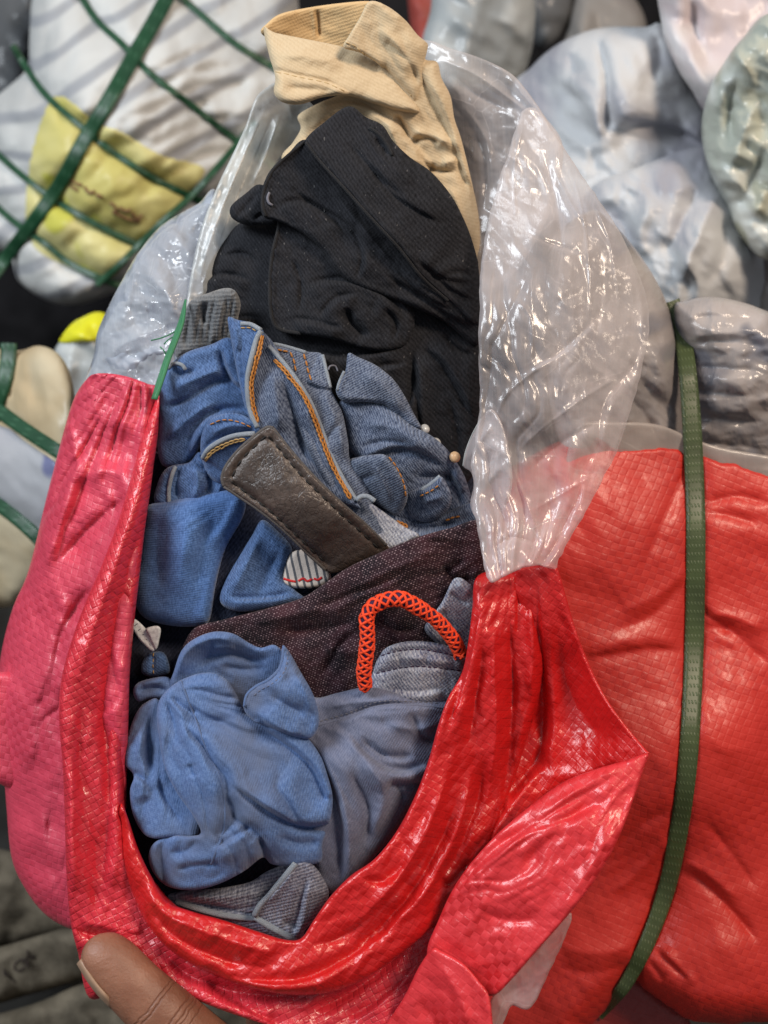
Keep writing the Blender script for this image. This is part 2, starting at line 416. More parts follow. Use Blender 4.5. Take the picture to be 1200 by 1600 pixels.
def woven(name, c1, c2, pitch=0.0042, rough=0.3, crinkle=0.5, ang=0, weave=0.6, coat=0.35, cfac=0.5, glint=0.5):
    """laminated polypropylene tape weave: every tape crossing lies a little askew"""
    m = Mat(name)
    wob = m.noise(m.uv, 30, 2)
    r = m.rot(m.uv, ang); x = m.sep(r)
    u = m.math('MULTIPLY_ADD', x[0], 1 / pitch, m.math('MULTIPLY', wob, 1.6)); v = m.math('MULTIPLY_ADD', x[1], 1 / pitch, m.math('MULTIPLY', wob, 1.6))
    iu = m.math('FLOOR', u); iv = m.math('FLOOR', v); qu = m.math('FRACT', u); qv = m.math('FRACT', v)
    ch = m.math('ABSOLUTE', m.math('MODULO', m.math('ADD', iu, iv), 2.0))
    wn = m.n('TexWhiteNoise', {'Vector': m.n('CombineXYZ', {0: iu, 1: iv, 2: 0.0})}, 1, noise_dimensions='3D'); rn = m.sep(wn)
    tilt = m.math('ADD', m.math('MULTIPLY', m.math('SUBTRACT', rn[0], 0.5), qu), m.math('MULTIPLY', m.math('SUBTRACT', rn[1], 0.5), qv))
    fu = m.math('ABSOLUTE', m.math('MULTIPLY_ADD', qu, 2.0, -1.0)); fv = m.math('ABSOLUTE', m.math('MULTIPLY_ADD', qv, 2.0, -1.0))
    def inv(s_): return m.math('SUBTRACT', 1.0, m.math('POWER', s_, 5.0))
    edge = m.math('MULTIPLY', inv(fu), inv(fv))
    h = m.math('ADD', m.math('MULTIPLY', edge, m.math('MULTIPLY_ADD', ch, 0.35, 0.45)), m.math('MULTIPLY', tilt, 1.2 * glint))
    fine = m.noise(m.uv, 520, 4, 0.7)
    big = m.noise(m.uv, 16, 3, 0.6)
    c = m.mix(m.math('MULTIPLY', m.math('MULTIPLY', ch, m.mr(m.noise(m.uv, 24, 2), 0.38, 0.6)), cfac), c1, c2)
    c = m.mix(m.mr(big, 0.35, 0.75, 0, 0.35), c, c2)
    b = m.bump(h, weave, 0.0005)
    b = m.bump(m.crease(m.rot(m.uv, ang, (1, 0.5, 1)), 55), crinkle * 0.5, 0.0013, b)
    b = m.bump(fine, crinkle * 0.5, 0.0006, b)
    b = m.bump(m.noise(m.uv, 110, 4, 0.65), crinkle * 0.5, 0.0024, b)
    rg = m.mr(fine, 0.3, 0.7, rough - 0.06, rough + 0.16)
    return m.fin(m.bsdf(c, rg, b, Specular_IOR_Level=0.55, Coat_Weight=coat, Coat_Roughness=0.14))

def film(name, tint=(0.93, 0.94, 0.96), milk=0.22, rough=0.12, crinkle=0.6, scale=110, scratch=True):
    """thin clear polythene: see-through, milky where creased, bright crinkle glints"""
    m = Mat(name)
    wv = m.n('VectorMath', {0: m.uv, 1: m.n('VectorMath', {0: m.n('TexNoise', {'Vector': m.uv, 'Scale': scale * 0.5, 'Detail': 3.0}, 1), 'Scale': 0.010}, operation='SCALE')}, operation='ADD')
    vo = m.n('TexVoronoi', {'Vector': wv, 'Scale': scale}, feature='F1')
    ed = m.n('TexVoronoi', {'Vector': wv, 'Scale': scale * 0.55}, feature='DISTANCE_TO_EDGE')
    nz = m.noise(m.rot(m.uv, 10, (1, 0.3, 1)), scale * 2.2, 4, 0.65)
    big = m.noise(m.uv, 22, 3, 0.6)
    line = m.math('MULTIPLY', m.mr(ed, 0.0, 0.022, 1.0, 0.0), m.mr(m.noise(m.uv, 45, 2), 0.46, 0.6))
    st = m.noise(m.rot(m.uv, -8, (1, 0.08, 1)), 520, 3, 0.6)
    b = m.bump(m.crease(m.rot(m.uv, 20, (1, 0.55, 1)), scale * 0.45), crinkle * 0.45, 0.0016)
    b = m.bump(nz, crinkle * 0.45, 0.0014, b)
    b = m.bump(line, 0.2, 0.0004, b)
    b = m.bump(st, crinkle * 0.45, 0.0006, b)
    fr_ = m.n('LayerWeight', {'Blend': 0.30, 'Normal': b}, 1)
    gl = m.n('BsdfGlossy', {'Color': (1, 1, 1, 1), 'Roughness': rough, 'Normal': b})
    df = m.n('BsdfDiffuse', {'Color': (*tint, 1), 'Normal': b})
    tl = m.n('BsdfTranslucent', {'Color': (*tint, 1), 'Normal': b})
    dt = m.n('MixShader', {0: 0.4, 1: df, 2: tl})
    tr = m.n('BsdfTransparent', {'Color': (0.97, 0.97, 0.97, 1)})
    mf = m.math('ADD', m.math('MULTIPLY', m.mr(big, 0.3, 0.7, 0.45, 1.5), milk), m.math('MULTIPLY', line, 0.13))
    mf = m.math('ADD', mf, m.math('MULTIPLY', m.mr(st, 0.5, 0.75), 0.10))
    mf = m.math('ADD', mf, m.math('MULTIPLY', fr_, 0.22))
    a = m.n('MixShader', {0: mf, 1: tr, 2: dt})
    gf = m.math('MULTIPLY_ADD', fr_, 0.20, 0.025)
    return m.fin(m.n('MixShader', {0: gf, 1: a, 2: gl}))

def wrapped(name, c1, c2, stripes=0, ang=0, milk=0.3, rough=0.22, crinkle=0.5, scale=70, spec=0.6, speriod=0.02, c3=None):
    """cloth pressed behind a skin of polythene"""
    m = Mat(name)
    big = m.noise(m.uv, 14, 3, 0.6)
    c = m.mix(m.mr(big, 0.44, 0.56), c1, c2)
    if c3 is not None:
        c = m.mix(m.mr(m.noise(m.rot(m.uv, 30), 34, 2), 0.55, 0.62), c, c3)
    if stripes:
        x = m.sep(m.rot(m.uv, ang))
        s_ = m.math('SINE', m.math('MULTIPLY_ADD', x[0], 2 * math.pi / speriod, m.math('MULTIPLY', m.noise(m.uv, 12, 2), 9.0)))
        c = m.mix(m.mr(s_, 0.35, 0.9, 0, stripes), c, (0.22, 0.23, 0.26))
    wv = m.n('VectorMath', {0: m.uv, 1: m.n('VectorMath', {0: m.n('TexNoise', {'Vector': m.uv, 'Scale': scale * 0.6, 'Detail': 3.0}, 1), 'Scale': 0.016}, operation='SCALE')}, operation='ADD')
    vo = m.n('TexVoronoi', {'Vector': wv, 'Scale': scale}, feature='F1')
    nz = m.noise(m.rot(m.uv, 25, (1, 0.35, 1)), scale * 2.5, 4, 0.65)
    b = m.bump(m.crease(m.rot(m.uv, 35, (1, 0.6, 1)), scale * 0.5), crinkle * 0.7, 0.0035); b = m.bump(nz, crinkle * 0.5, 0.002, b)
    c = m.mix(milk, c, (0.52, 0.54, 0.55))
    return m.fin(m.bsdf(c, 0.75, b, Specular_IOR_Level=0.3, Coat_Weight=spec, Coat_Roughness=rough, Coat_Normal=b))

def plain(name, c, rough=0.7, nscale=300, namp=0.3, bumpd=0.0006, spec=0.3, var=0.25, coat=0.0):
    m = Mat(name); nz = m.noise(m.uv, nscale, 3, 0.6)
    cc = m.mix(m.mr(nz, 0.3, 0.7, 0, 1), tuple(v * (1 - var) for v in c), tuple(min(1, v * (1 + var)) for v in c))
    return m.fin(m.bsdf(cc, rough, m.bump(nz, namp, bumpd), Specular_IOR_Level=spec, Coat_Weight=coat, Coat_Roughness=0.2))

def strapmat(name, c, pitch=0.0014):
    m = Mat(name); x = m.sep(m.uv)
    a = m.math('SINE', m.math('MULTIPLY', m.math('ADD', x[0], m.math('MULTIPLY', x[1], 0.35)), 2 * math.pi / pitch)); b_ = m.math('SINE', m.math('MULTIPLY', x[1], 2 * math.pi / (pitch * 2.4)))
    h = m.math('MULTIPLY', m.math('MAXIMUM', a, 0.0), m.math('MAXIMUM', b_, 0.0))
    nz = m.noise(m.uv, 60, 3)
    cc = m.mix(m.mr(nz, 0.3, 0.7), tuple(v * 0.75 for v in c), tuple(v * 1.2 for v in c))
    cc = m.mix(m.math('MULTIPLY', h, 0.45), cc, tuple(min(1, v * 2.2 + 0.05) for v in c))
    return m.fin(m.bsdf(cc, 0.42, m.bump(h, 0.6, 0.0004), Specular_IOR_Level=0.45))

# ------------------------------------------------------------------ material library
M = {}
M['khaki'] = denim('khaki twill', (0.46, 0.345, 0.205), (0.66, 0.535, 0.36), -62, 0.0014, 0.35, 0.25, 0.16, 0.1, 0.2)
M['khaki_in'] = denim('khaki twill inside', (0.52, 0.34, 0.16), (0.70, 0.50, 0.27), 70, 0.0016, 0.4, 0.16, 0.12, 0.1, 0.3)
M['khaki_thread'] = plain('khaki thread', (0.50, 0.36, 0.18), 0.7)
M['black'] = denim('black denim', (0.005, 0.0052, 0.0065), (0.033, 0.034, 0.040), -38, 0.0015, 0.6, 0.45, 0.35, 0.02, 0.22, None, 0.3)
M['blackseam'] = denim('black denim seam', (0.006, 0.006, 0.007), (0.045, 0.045, 0.048), 60, 0.0016, 0.6, 0.5, 0.2, 0.05, 0.4)
M['greyrib'] = denim('grey marl rib', (0.07, 0.073, 0.078), (0.20, 0.205, 0.21), 84, 0.0020, 0.7, 0.5, 0.15, 0.3, 0.6)
M['blue'] = denim('mid blue denim', (0.022, 0.05, 0.125), (0.12, 0.21, 0.42), -55, 0.0011, 0.45, 0.75, 0.22, 0.2, 0.4)
M['indigo'] = denim('worn indigo denim', (0.022, 0.034, 0.075), (0.20, 0.245, 0.34), -28, 0.0011, 0.75, 0.8, 0.25, 0.15, 0.5)
M['indigo2'] = denim('worn indigo denim across', (0.025, 0.036, 0.075), (0.22, 0.26, 0.34), 62, 0.0011, 0.8, 0.75, 0.22, 0.15, 0.5)
M['navy'] = denim('dark navy gap and fold shade', (0.008, 0.010, 0.022), (0.05, 0.06, 0.10), 40, 0.0015, 0.6, 0.7, 0.2, 0.1, 0.4)  # serves the gap filler and the fold shade underlay
M['brightblue'] = denim('bright blue brushed denim', (0.035, 0.085, 0.22), (0.12, 0.23, 0.50), 80, 0.0011, 0.2, 0.7, 0.2, 0.25, 0.3)
M['hem'] = denim('pale worn hem', (0.16, 0.20, 0.26), (0.52, 0.57, 0.62), 88, 0.0019, 0.9, 0.4, 0.15, 0.1, 0.6)
M['lightblue'] = denim('soft light blue cotton', (0.062, 0.115, 0.26), (0.140, 0.225, 0.43), 12, 0.0011, 0.2, 0.85, 0.2, 0.15, 0.28, (0.105, 0.130, 0.205))
M['slate'] = denim('slate blue cotton', (0.095, 0.112, 0.18), (0.215, 0.235, 0.33), 30, 0.0011, 0.5, 0.5, 0.2, 0.15, 0.35)
M['faded'] = denim('faded grey denim', (0.09, 0.10, 0.17), (0.50, 0.52, 0.57), -35, 0.0015, 0.6, 0.8, 0.8, 0.1, 0.45)
M['cuff'] = denim('blue grey denim cuff', (0.075, 0.085, 0.14), (0.40, 0.43, 0.52), 75, 0.0016, 0.9, 0.7, 0.45, 0.1, 0.5)
M['gold'] = plain('golden orange thread', (0.42, 0.17, 0.035), 0.65, 900, 0.5, 0.0004)
M['goldpale'] = plain('ochre thread', (0.38, 0.24, 0.09), 0.65, 900, 0.5, 0.0004)
M['darkthread'] = plain('black thread', (0.012, 0.011, 0.011), 0.6, 900)
M['whitethread'] = plain('white thread', (0.6, 0.6, 0.6), 0.8, 900)
M['greythread'] = plain('grey thread', (0.16, 0.16, 0.19), 0.8, 900)
M['brass'] = plain('tan rivet', (0.62, 0.40, 0.22), 0.35, 300, 0.1, 0.0002, 0.6)
M['pearl'] = plain('pale button', (0.42, 0.42, 0.41), 0.25, 300, 0.1, 0.0002, 0.6)
M['tagwhite'] = plain('white tape', (0.62, 0.63, 0.63), 0.8, 700, 0.4, 0.0004)
M['ink'] = plain('dark ink', (0.05, 0.035, 0.03), 0.8)
M['redink'] = plain('red print', (0.6, 0.03, 0.03), 0.8)
M['orange'] = plain('neon orange braid', (0.95, 0.075, 0.02), 0.6, 1200, 0.5, 0.0004, 0.3, 0.15)
M['cordcore'] = plain('dark cord core', (0.035, 0.012, 0.045), 0.7, 900)

def leather():
    m = Mat('brown black leather')
    wv = m.n('VectorMath', {0: m.rot(m.uv, -40, (1, 0.55, 1)), 1: m.n('VectorMath', {0: m.n('TexNoise', {'Vector': m.uv, 'Scale': 180.0, 'Detail': 3.0}, 1), 'Scale': 0.006}, operation='SCALE')}, operation='ADD')
    e1 = m.n('TexVoronoi', {'Vector': wv, 'Scale': 420}, feature='DISTANCE_TO_EDGE'); e2 = m.n('TexVoronoi', {'Vector': wv, 'Scale': 900}, feature='DISTANCE_TO_EDGE')
    where = m.mr(m.noise(m.uv, 60, 2), 0.35, 0.6)
    h = m.math('ADD', m.math('MULTIPLY', m.mr(e1, 0, 0.18), m.math('MULTIPLY_ADD', where, 0.8, 0.2)), m.math('MULTIPLY', m.mr(e2, 0, 0.2), 0.3))
    c = m.mix(m.mr(m.noise(m.uv, 45, 3), 0.3, 0.7), (0.036, 0.026, 0.022), (0.095, 0.069, 0.057))
    c = m.mix(m.math('MULTIPLY', m.mr(e1, 0, 0.06, 1, 0), 0.55), c, (0.02, 0.016, 0.014))
    b = m.bump(h, 0.35, 0.0006); b = m.bump(m.noise(m.uv, 130, 3), 0.25, 0.002, b)
    return m.fin(m.bsdf(c, 0.38, b, Specular_IOR_Level=0.55))
M['leather'] = leather()
M['leatheredge'] = plain('grey leather edge', (0.095, 0.085, 0.08), 0.6, 500, 0.5, 0.0006)

def maroonm():
    m = Mat('dark maroon denim with pale flecks'); r = m.rot(m.uv, -22); x = m.sep(r)
    p = 0.00155; nz = m.noise(m.uv, 60, 3)
    u = m.math('MULTIPLY', x[0], 1 / p); v = m.math('MULTIPLY', x[1], 1 / (p * 0.62))
    u = m.math('MULTIPLY_ADD', m.math('MODULO', m.math('FLOOR', v), 2.0), 0.5, u)
    fu = m.math('SUBTRACT', m.math('FRACT', u), 0.5); fv = m.math('SUBTRACT', m.math('FRACT', v), 0.5)
    d = m.math('SQRT', m.math('ADD', m.math('MULTIPLY', fu, fu), m.math('MULTIPLY', fv, fv)))
    dot = m.mr(d, 0.16, 0.34, 1, 0)
    rn = m.noise(m.uv, 800, 1)
    dot = m.math('MULTIPLY', dot, m.mr(rn, 0.42, 0.62))
    base = m.mix(m.mr(nz, 0.35, 0.65), (0.010, 0.006, 0.010), (0.045, 0.016, 0.022))
    c = m.mix(m.math('MULTIPLY', dot, 0.7), base, (0.38, 0.27, 0.29))
    b = m.bump(dot, 0.4, 0.0004); b = m.bump(m.noise(m.uv, 170, 3), 0.2, 0.0014, b)
    return m.fin(m.bsdf(c, 0.85, b, Specular_IOR_Level=0.15, Sheen_Weight=0.08))
M['maroon'] = maroonm()

def liningm():
    m = Mat('striped pocket lining'); x = m.sep(m.rot(m.uv, -12))
    s_ = m.math('SINE', m.math('MULTIPLY', x[0], 2 * math.pi / 0.0034))
    c = m.mix(m.mr(s_, 0.3, 0.6), (0.60, 0.52, 0.46), (0.10, 0.10, 0.11))
    return m.fin(m.bsdf(c, 0.9, m.bump(m.noise(m.uv, 900), 0.3, 0.0004)))
M['lining'] = liningm()

M['redsheen'] = woven('crimson woven sack, outside', (0.66, 0.060, 0.105), (0.54, 0.034, 0.065), 0.0030, 0.40, 0.45, 12, 0.45, 0.22, 0.8, 0.35)  # pink of the cool sheen is put into the base colour
M['redrim'] = woven('crimson woven sack, rim', (0.62, 0.028, 0.046), (0.50, 0.016, 0.028), 0.0030, 0.31, 0.55, -28, 0.7, 0.3, 0.5, 1.0)
M['redin'] = woven('red woven sack, inside', (0.55, 0.010, 0.010), (0.50, 0.010, 0.010), 0.0032, 0.31, 0.50, 35, 0.42, 0.25, 0.35, 0.6)
M['redflap'] = woven('red woven sack, flap', (0.66, 0.036, 0.044), (0.52, 0.016, 0.020), 0.0038, 0.33, 0.35, 33, 0.30, 0.25, 0.95, 0.25)
M['redbale'] = woven('scarlet woven wrap', (0.54, 0.024, 0.013), (0.44, 0.015, 0.010), 0.0032, 0.44, 0.20, 20, 0.35, 0.08, 0.7, 0.35)
M['redshade'] = woven('deep red woven wrap', (0.25, 0.018, 0.014), (0.20, 0.014, 0.012), 0.0050, 0.5, 0.3, 20, 0.4, 0.1, 0.4)  # darker copy of the red wrap, its shade put into the colour
M['film'] = film('clear polythene liner', (0.80, 0.74, 0.73), 0.46, 0.20, 0.45, 80)
M['hemfilm'] = film('dull polythene hem', (0.55, 0.48, 0.43), 0.70, 0.3, 0.2, 60)
M['filmthin'] = film('clear polythene, single layer', (0.86, 0.88, 0.90), 0.20, 0.12, 0.45, 80)
M['filmmilk'] = film('milky polythene', (0.74, 0.76, 0.73), 0.60, 0.32, 0.4, 80)
M['filmpink'] = film('torn milky polythene', (0.62, 0.46, 0.44), 0.60, 0.35, 0.3, 80)
M['strap'] = strapmat('green woven strap', (0.052, 0.074, 0.026), 0.0016)
M['strapbg'] = strapmat('dark green strap', (0.012, 0.062, 0.026), 0.003)
M['twine'] = strapmat('green plastic twine', (0.03, 0.20, 0.08), 0.0012)
M['wrapwhite'] = wrapped('white striped cloth in polythene', (0.470, 0.470, 0.449), (0.642, 0.642, 0.610), 0.75, 62, 0.15, 0.4, 0.7, 40, 0.3, 0.017)
M['wrapleft'] = wrapped('pale cloth in crumpled polythene', (0.22, 0.24, 0.29), (0.42, 0.45, 0.51), 0, 0, 0.1, 0.16, 0.6, 60, 1.0)
M['wraptaupe'] = wrapped('taupe cloth in polythene', (0.16, 0.13, 0.12), (0.38, 0.33, 0.31), 0, 0, 0.15, 0.2, 0.7, 60, 0.8, c3=(0.10, 0.095, 0.12))
M['wraplilac'] = wrapped('lilac grey cloth in polythene', (0.26, 0.26, 0.31), (0.56, 0.57, 0.58), 0, 0, 0.2, 0.3, 0.8, 34, 0.4)
M['wrapgrey'] = wrapped('grey cloth in polythene', (0.24, 0.27, 0.28), (0.52, 0.55, 0.54), 0, 0, 0.2, 0.25, 0.9, 30, 0.5)
M['wrappink'] = wrapped('pinkish white cloth in polythene', (0.588, 0.492, 0.503), (0.707, 0.684, 0.684), 0, 0, 0.2, 0.28, 0.8, 30, 0.5)
M['wrapgreen'] = wrapped('greenish white cloth in polythene', (0.38, 0.41, 0.33), (0.70, 0.72, 0.66), 0, 0, 0.2, 0.24, 0.9, 30, 0.6, c3=(0.40, 0.40, 0.28))
M['wrapcream'] = wrapped('cream cloth in polythene', (0.46, 0.34, 0.18), (0.56, 0.46, 0.29), 0, 0, 0.08, 0.3, 0.6, 30, 0.4)
M['wraplav'] = wrapped('white cloth with lavender pattern', (0.321, 0.321, 0.356), (0.392, 0.392, 0.410), 0, 0, 0.1, 0.3, 0.4, 26, 0.5, c3=(0.12, 0.13, 0.27))
M['wrapdark'] = wrapped('dark grey cloth in polythene', (0.05, 0.055, 0.06), (0.12, 0.125, 0.13), 0, 0, 0.05, 0.25, 0.5, 26, 0.4)
M['wrapdusk'] = wrapped('dusky pink cloth', (0.20, 0.15, 0.15), (0.26, 0.24, 0.22), 0, 0, 0.05, 0.3, 0.4, 26, 0.3)
M['yellow'] = wrapped('yellow printed band', (0.54, 0.48, 0.12), (0.64, 0.58, 0.22), 0, 0, 0.08, 0.35, 0.4, 30, 0.35, c3=(0.52, 0.50, 0.04))
M['yellowbag'] = plain('bright yellow plastic', (0.72, 0.70, 0.02), 0.35, 40, 0.3, 0.003, 0.5, 0.08)
M['brownprint'] = plain('brown print', (0.20, 0.11, 0.05), 0.7)
M['oldsack'] = plain('dusty grey brown sacking', (0.15, 0.125, 0.09), 0.85, 60, 0.5, 0.004, 0.15, 0.45)
M['redstrip'] = plain('dull red plastic', (0.35, 0.07, 0.055), 0.5, 60)
M['heap'] = plain('dark cloth in shadow', (0.016, 0.015, 0.016), 0.9, 30, 0.4, 0.004, 0.1, 0.5)  # near-black colour stands in for the shade in the gaps
M['floor'] = plain('dark concrete floor', (0.035, 0.033, 0.030), 0.9, 12, 0.4, 0.004, 0.1, 0.4)

# ------------------------------------------------------------------ setting: floor of the store
g = mesh('floor', [(-6, -6, 0), (6, -6, 0), (6, 8, 0), (-6, 8, 0)], [[0, 1, 2, 3]], M['floor'], None, [(-6, -6), (6, -6), (6, 8), (-6, 8)], False)
g['kind'] = 'structure'
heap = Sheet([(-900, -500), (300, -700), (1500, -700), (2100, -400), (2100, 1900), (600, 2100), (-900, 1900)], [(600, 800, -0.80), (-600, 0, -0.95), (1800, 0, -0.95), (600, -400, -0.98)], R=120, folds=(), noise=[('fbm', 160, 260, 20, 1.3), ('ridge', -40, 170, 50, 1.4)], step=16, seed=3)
t = heap.build('added_dark_heap', M['heap']); tag(t, 'added dark heap behind all the bales, coloured dark for the gaps', 'heap', kind='stuff')  # added heap: makes the gaps dark and backs the bales

# ================================================================== THE OPEN BUNDLE
# ---- added dark filler sheet at the core, keeps every gap between the garments dark
core = Sheet([(300, 480), (420, 400), (600, 380), (740, 420), (748, 640), (748, 820), (735, 960), (700, 1120), (620, 1320), (540, 1470), (400, 1490), (260, 1450), (180, 1340), (165, 1180), (180, 1000), (205, 800), (235, 640)],
             [(480, 900, -0.030), (250, 900, -0.034), (720, 900, -0.034), (450, 1400, -0.030), (550, 420, -0.04)], R=40, k=1.0,
             folds=[R_(10, 20, (205, 1010), (260, 1040), (330, 1030)), V_(8, 10, (200, 1060), (270, 1050))], noise=[('fbm', 14, 60, 20, 2)], step=5, seed=4, g=1.7, p=1.5, sg=0.72)
t = core.build('dark_gap_filler', M['navy']); tag(t, 'added dark navy filler sheet at the core, seen in the gaps beside the white tape loop', 'trousers')

# ---- khaki trousers
kh = thing('khaki_trousers', 'khaki twill trousers with open waistband at the top of the bundle', 'trousers')
kbody = Sheet([(440, 250), (458, 222), (470, 200), (466, 180), (500, 160), (545, 140), (600, 90), (640, 60), (668, 68), (664, 92), (683, 97), (690, 122), (704, 150), (710, 185), (720, 215), (732, 262), (745, 320), (752, 370), (750, 425), (735, 440), (640, 330), (540, 260), (480, 290)],
              [(500, 200, -0.030), (620, 160, -0.024), (700, 250, -0.034), (740, 400, -0.040), (640, 300, -0.034)], R=13, k=1.5,
              folds=[S_(9, 7, 26, (745, 330), (715, 230), (690, 170), (665, 125), (640, 95)), S_(10, 7, 22, (560, 160), (600, 185), (628, 205), (648, 232), (680, 262)),
                     V_(12, 6, (618, 178), (632, 200), (640, 222)), R_(10, 12, (640, 200), (665, 212), (700, 222), (718, 240)), V_(10, 7, (640, 225), (665, 215), (690, 225)),
                     R_(9, 11, (600, 180), (630, 240), (680, 262)), V_(10, 6, (650, 235), (672, 262), (700, 268), (715, 262)), V_(10, 6, (678, 252), (672, 275), (690, 300)),
                     R_(8, 10, (690, 255), (718, 250)), R_(8, 10, (700, 285), (720, 330), (738, 380)), V_(8, 5, (722, 272), (738, 300), (746, 340)),
                     R_(7, 9, (480, 205), (510, 180), (545, 165), (580, 172)), V_(7, 7, (475, 178), (510, 165), (550, 158), (590, 168))],
              noise=[('fbm', 5, 45, 60, 2.2), ('ridge', -2.6, 30, 62, 2.8), ('ridge', -1.2, 13, 50, 2)], step=2.4, seed=6, g=1.15, p=1.5, sg=0.72)
kbody.build('trouser_body', M['khaki'], kh)
kback = Sheet([(408, 52, 6), (418, 36, 6), (440, 21, 6), (487, 11, 6), (540, 4, 6), (580, 2, 6), (600, 12, 8), (580, 60), (548, 92), (500, 90), (440, 70)],
              [(420, 40, -0.030), (490, 45, -0.040), (560, 30, -0.032), (500, 12, -0.034)], R=8, k=1.0, folds=[C_(2, 3, (487, 11), (492, 35), (493, 62)), V_(4, 4, (496, 12), (500, 62))], noise=[('fbm', 5, 40, 0, 1.5)], step=2.6, seed=8, g=1.7, p=1.5, sg=0.72)
kback.build('waistband_lining', M['khaki_in'], kh)
kfront = Sheet([(412, 43, 5), (430, 51, 5), (478, 61, 5), (535, 73, 5), (575, 88, 8), (612, 112), (640, 150), (655, 175), (620, 172), (585, 162), (545, 150), (505, 152), (470, 163), (442, 160), (428, 145), (430, 120), (420, 85)],
               [(415, 60, -0.021), (470, 100, -0.013), (540, 115, -0.017), (630, 160, -0.020)], R=14, k=1.3,
               folds=[S_(5, 4, 40, (428, 113), (470, 122), (510, 131), (548, 147), t0=0, t1=0.1), R_(6, 18, (425, 90), (480, 88), (540, 105)), V_(5, 12, (440, 135), (490, 140), (530, 142))],
               noise=[('fbm', 7, 50, 10, 2), ('ridge', -2, 26, -20, 2)], step=2.4, seed=9, g=1.7, p=1.5, sg=0.72)
kfront.build('waistband', M['khaki'], kh)
kright = Sheet([(537, 74, 4), (545, 56, 4), (562, 28, 4), (577, 2, 6), (604, 9, 10), (632, 30), (652, 54), (668, 70), (664, 95), (664, 130), (650, 165), (635, 150), (600, 108, 6), (566, 84, 4)],
               [(550, 60, -0.012), (600, 50, -0.012), (650, 100, -0.018)], R=16, k=1.4, folds=[C_(1.6, 4, (543, 63), (556, 70), (572, 86)), V_(5, 8, (600, 60), (640, 100), (655, 140)), R_(5, 12, (590, 40), (620, 70), (650, 120))],
               noise=[('fbm', 7, 40, 60, 2), ('ridge', -2.5, 24, 60, 2)], step=2.4, seed=10, g=1.7, p=1.5, sg=0.72)
kright.build('waistband_end', M['khaki'], kh)
stitches('stitching', kfront, [(430, 112), (470, 121), (510, 130), (548, 147)], 9, 2.0, 4, 0.6, M['khaki_thread'], kh)
stitches('stitching', kright, [(540, 66), (554, 72), (572, 88)], 7, 2.0, 3, 0.6, M['khaki_thread'], kh)
stitches('stitching', kbody, [(628, 165), (640, 150), (655, 142)], 7, 2.0, 3, 0.6, M['khaki_thread'], kh)

# ---- black jeans
bk = thing('black_jeans', 'black denim jeans with raised seams below the khaki trousers', 'jeans')
bbody = Sheet([(500, 300), (640, 330), (735, 390), (748, 430), (752, 500), (751, 580), (749, 660), (741, 740), (690, 760), (560, 700), (440, 600), (340, 545), (290, 520), (308, 470), (318, 434), (333, 402), (352, 374), (376, 348), (420, 340)],
              [(500, 360, -0.018), (600, 480, -0.014), (420, 480, -0.018), (728, 500, -0.028), (640, 620, -0.016), (330, 480, -0.026), (560, 600, -0.012)], R=24, k=1.2,
              folds=[S_(9, 6, 34, (600, 700), (640, 640), (650, 590), (642, 545)), V_(9, 6, (640, 540), (648, 580), (652, 640), (660, 700)), S_(7, 5, 34, (470, 545), (530, 560), (590, 552), (640, 540)), S_(7, 6, 40, (745, 660), (715, 600), (690, 562), (655, 535)),
                     V_(7, 6, (690, 520), (715, 545), (745, 560)), S_(6, 5, 30, (540, 610), (580, 580), (640, 570)), V_(6, 7, (700, 620), (715, 680), (712, 730)), S_(6, 5, 30, (330, 520), (380, 500), (415, 505)), S_(5, 5, 26, (318, 440), (350, 432), (395, 442)), V_(5, 6, (345, 400), (380, 396), (405, 410))],
              noise=[('fbm', 8, 70, 40, 2), ('ridge', -4.5, 40, 45, 2.4), ('ridge', -1.6, 16, 20, 2)], step=2.5, seed=12, g=1.7, p=1.4, sg=0.72)
bbody.build('jeans_body', M['black'], bk)
k4 = Sheet([(437, 338, 4), (432, 362, 4), (424, 395, 4), (420, 432, 4), (420, 470, 4), (424, 500, 5), (436, 516, 5), (470, 522, 6), (520, 530, 6), (565, 544, 7), (605, 548, 8), (636, 536, 9), (648, 505), (640, 470), (600, 400), (530, 340), (470, 325)],
           [(440, 380, -0.008), (450, 480, -0.008), (550, 500, -0.004), (630, 520, -0.012), (560, 400, -0.008)], R=14, k=1.2,
           folds=[S_(8, 6, 34, (470, 452), (520, 440), (570, 448), (612, 474), (630, 505)), V_(13, 10, (540, 478), (550, 505), (575, 528)), S_(6, 5, 26, (500, 500), (525, 470), (560, 462)), V_(5, 5, (455, 400), (470, 440), (468, 490)), S_(6, 5, 26, (455, 500), (500, 508), (540, 520)), C_(1.8, 5, (440, 350), (432, 385), (427, 430), (427, 480), (434, 505), t0=0.05, t1=0.2), V_(6, 5, (600, 480), (618, 505), (614, 532))],
           noise=[('fbm', 7, 50, 45, 2), ('ridge', -4, 30, 45, 2.2), ('ridge', -1.4, 14, 10, 2)], step=2.4, seed=13, g=1.5, p=1.4, sg=0.72)
k4.build('fly', M['black'], bk)
k5 = Sheet([(362, 340), (361, 322), (384, 302), (404, 288), (424, 300), (438, 335), (432, 350), (404, 352), (384, 352)], [(385, 330, -0.014), (420, 320, -0.010)], R=12, k=1.3, folds=[S_(6, 5, 20, (370, 345), (392, 322), (408, 300)), V_(5, 4, (395, 345), (410, 335), (428, 340))], noise=[('ridge', -4, 24, 45, 2)], step=2.3, seed=15, g=1.2, p=1.4, sg=0.72)
k5.build('pocket_corner', M['black'], bk)
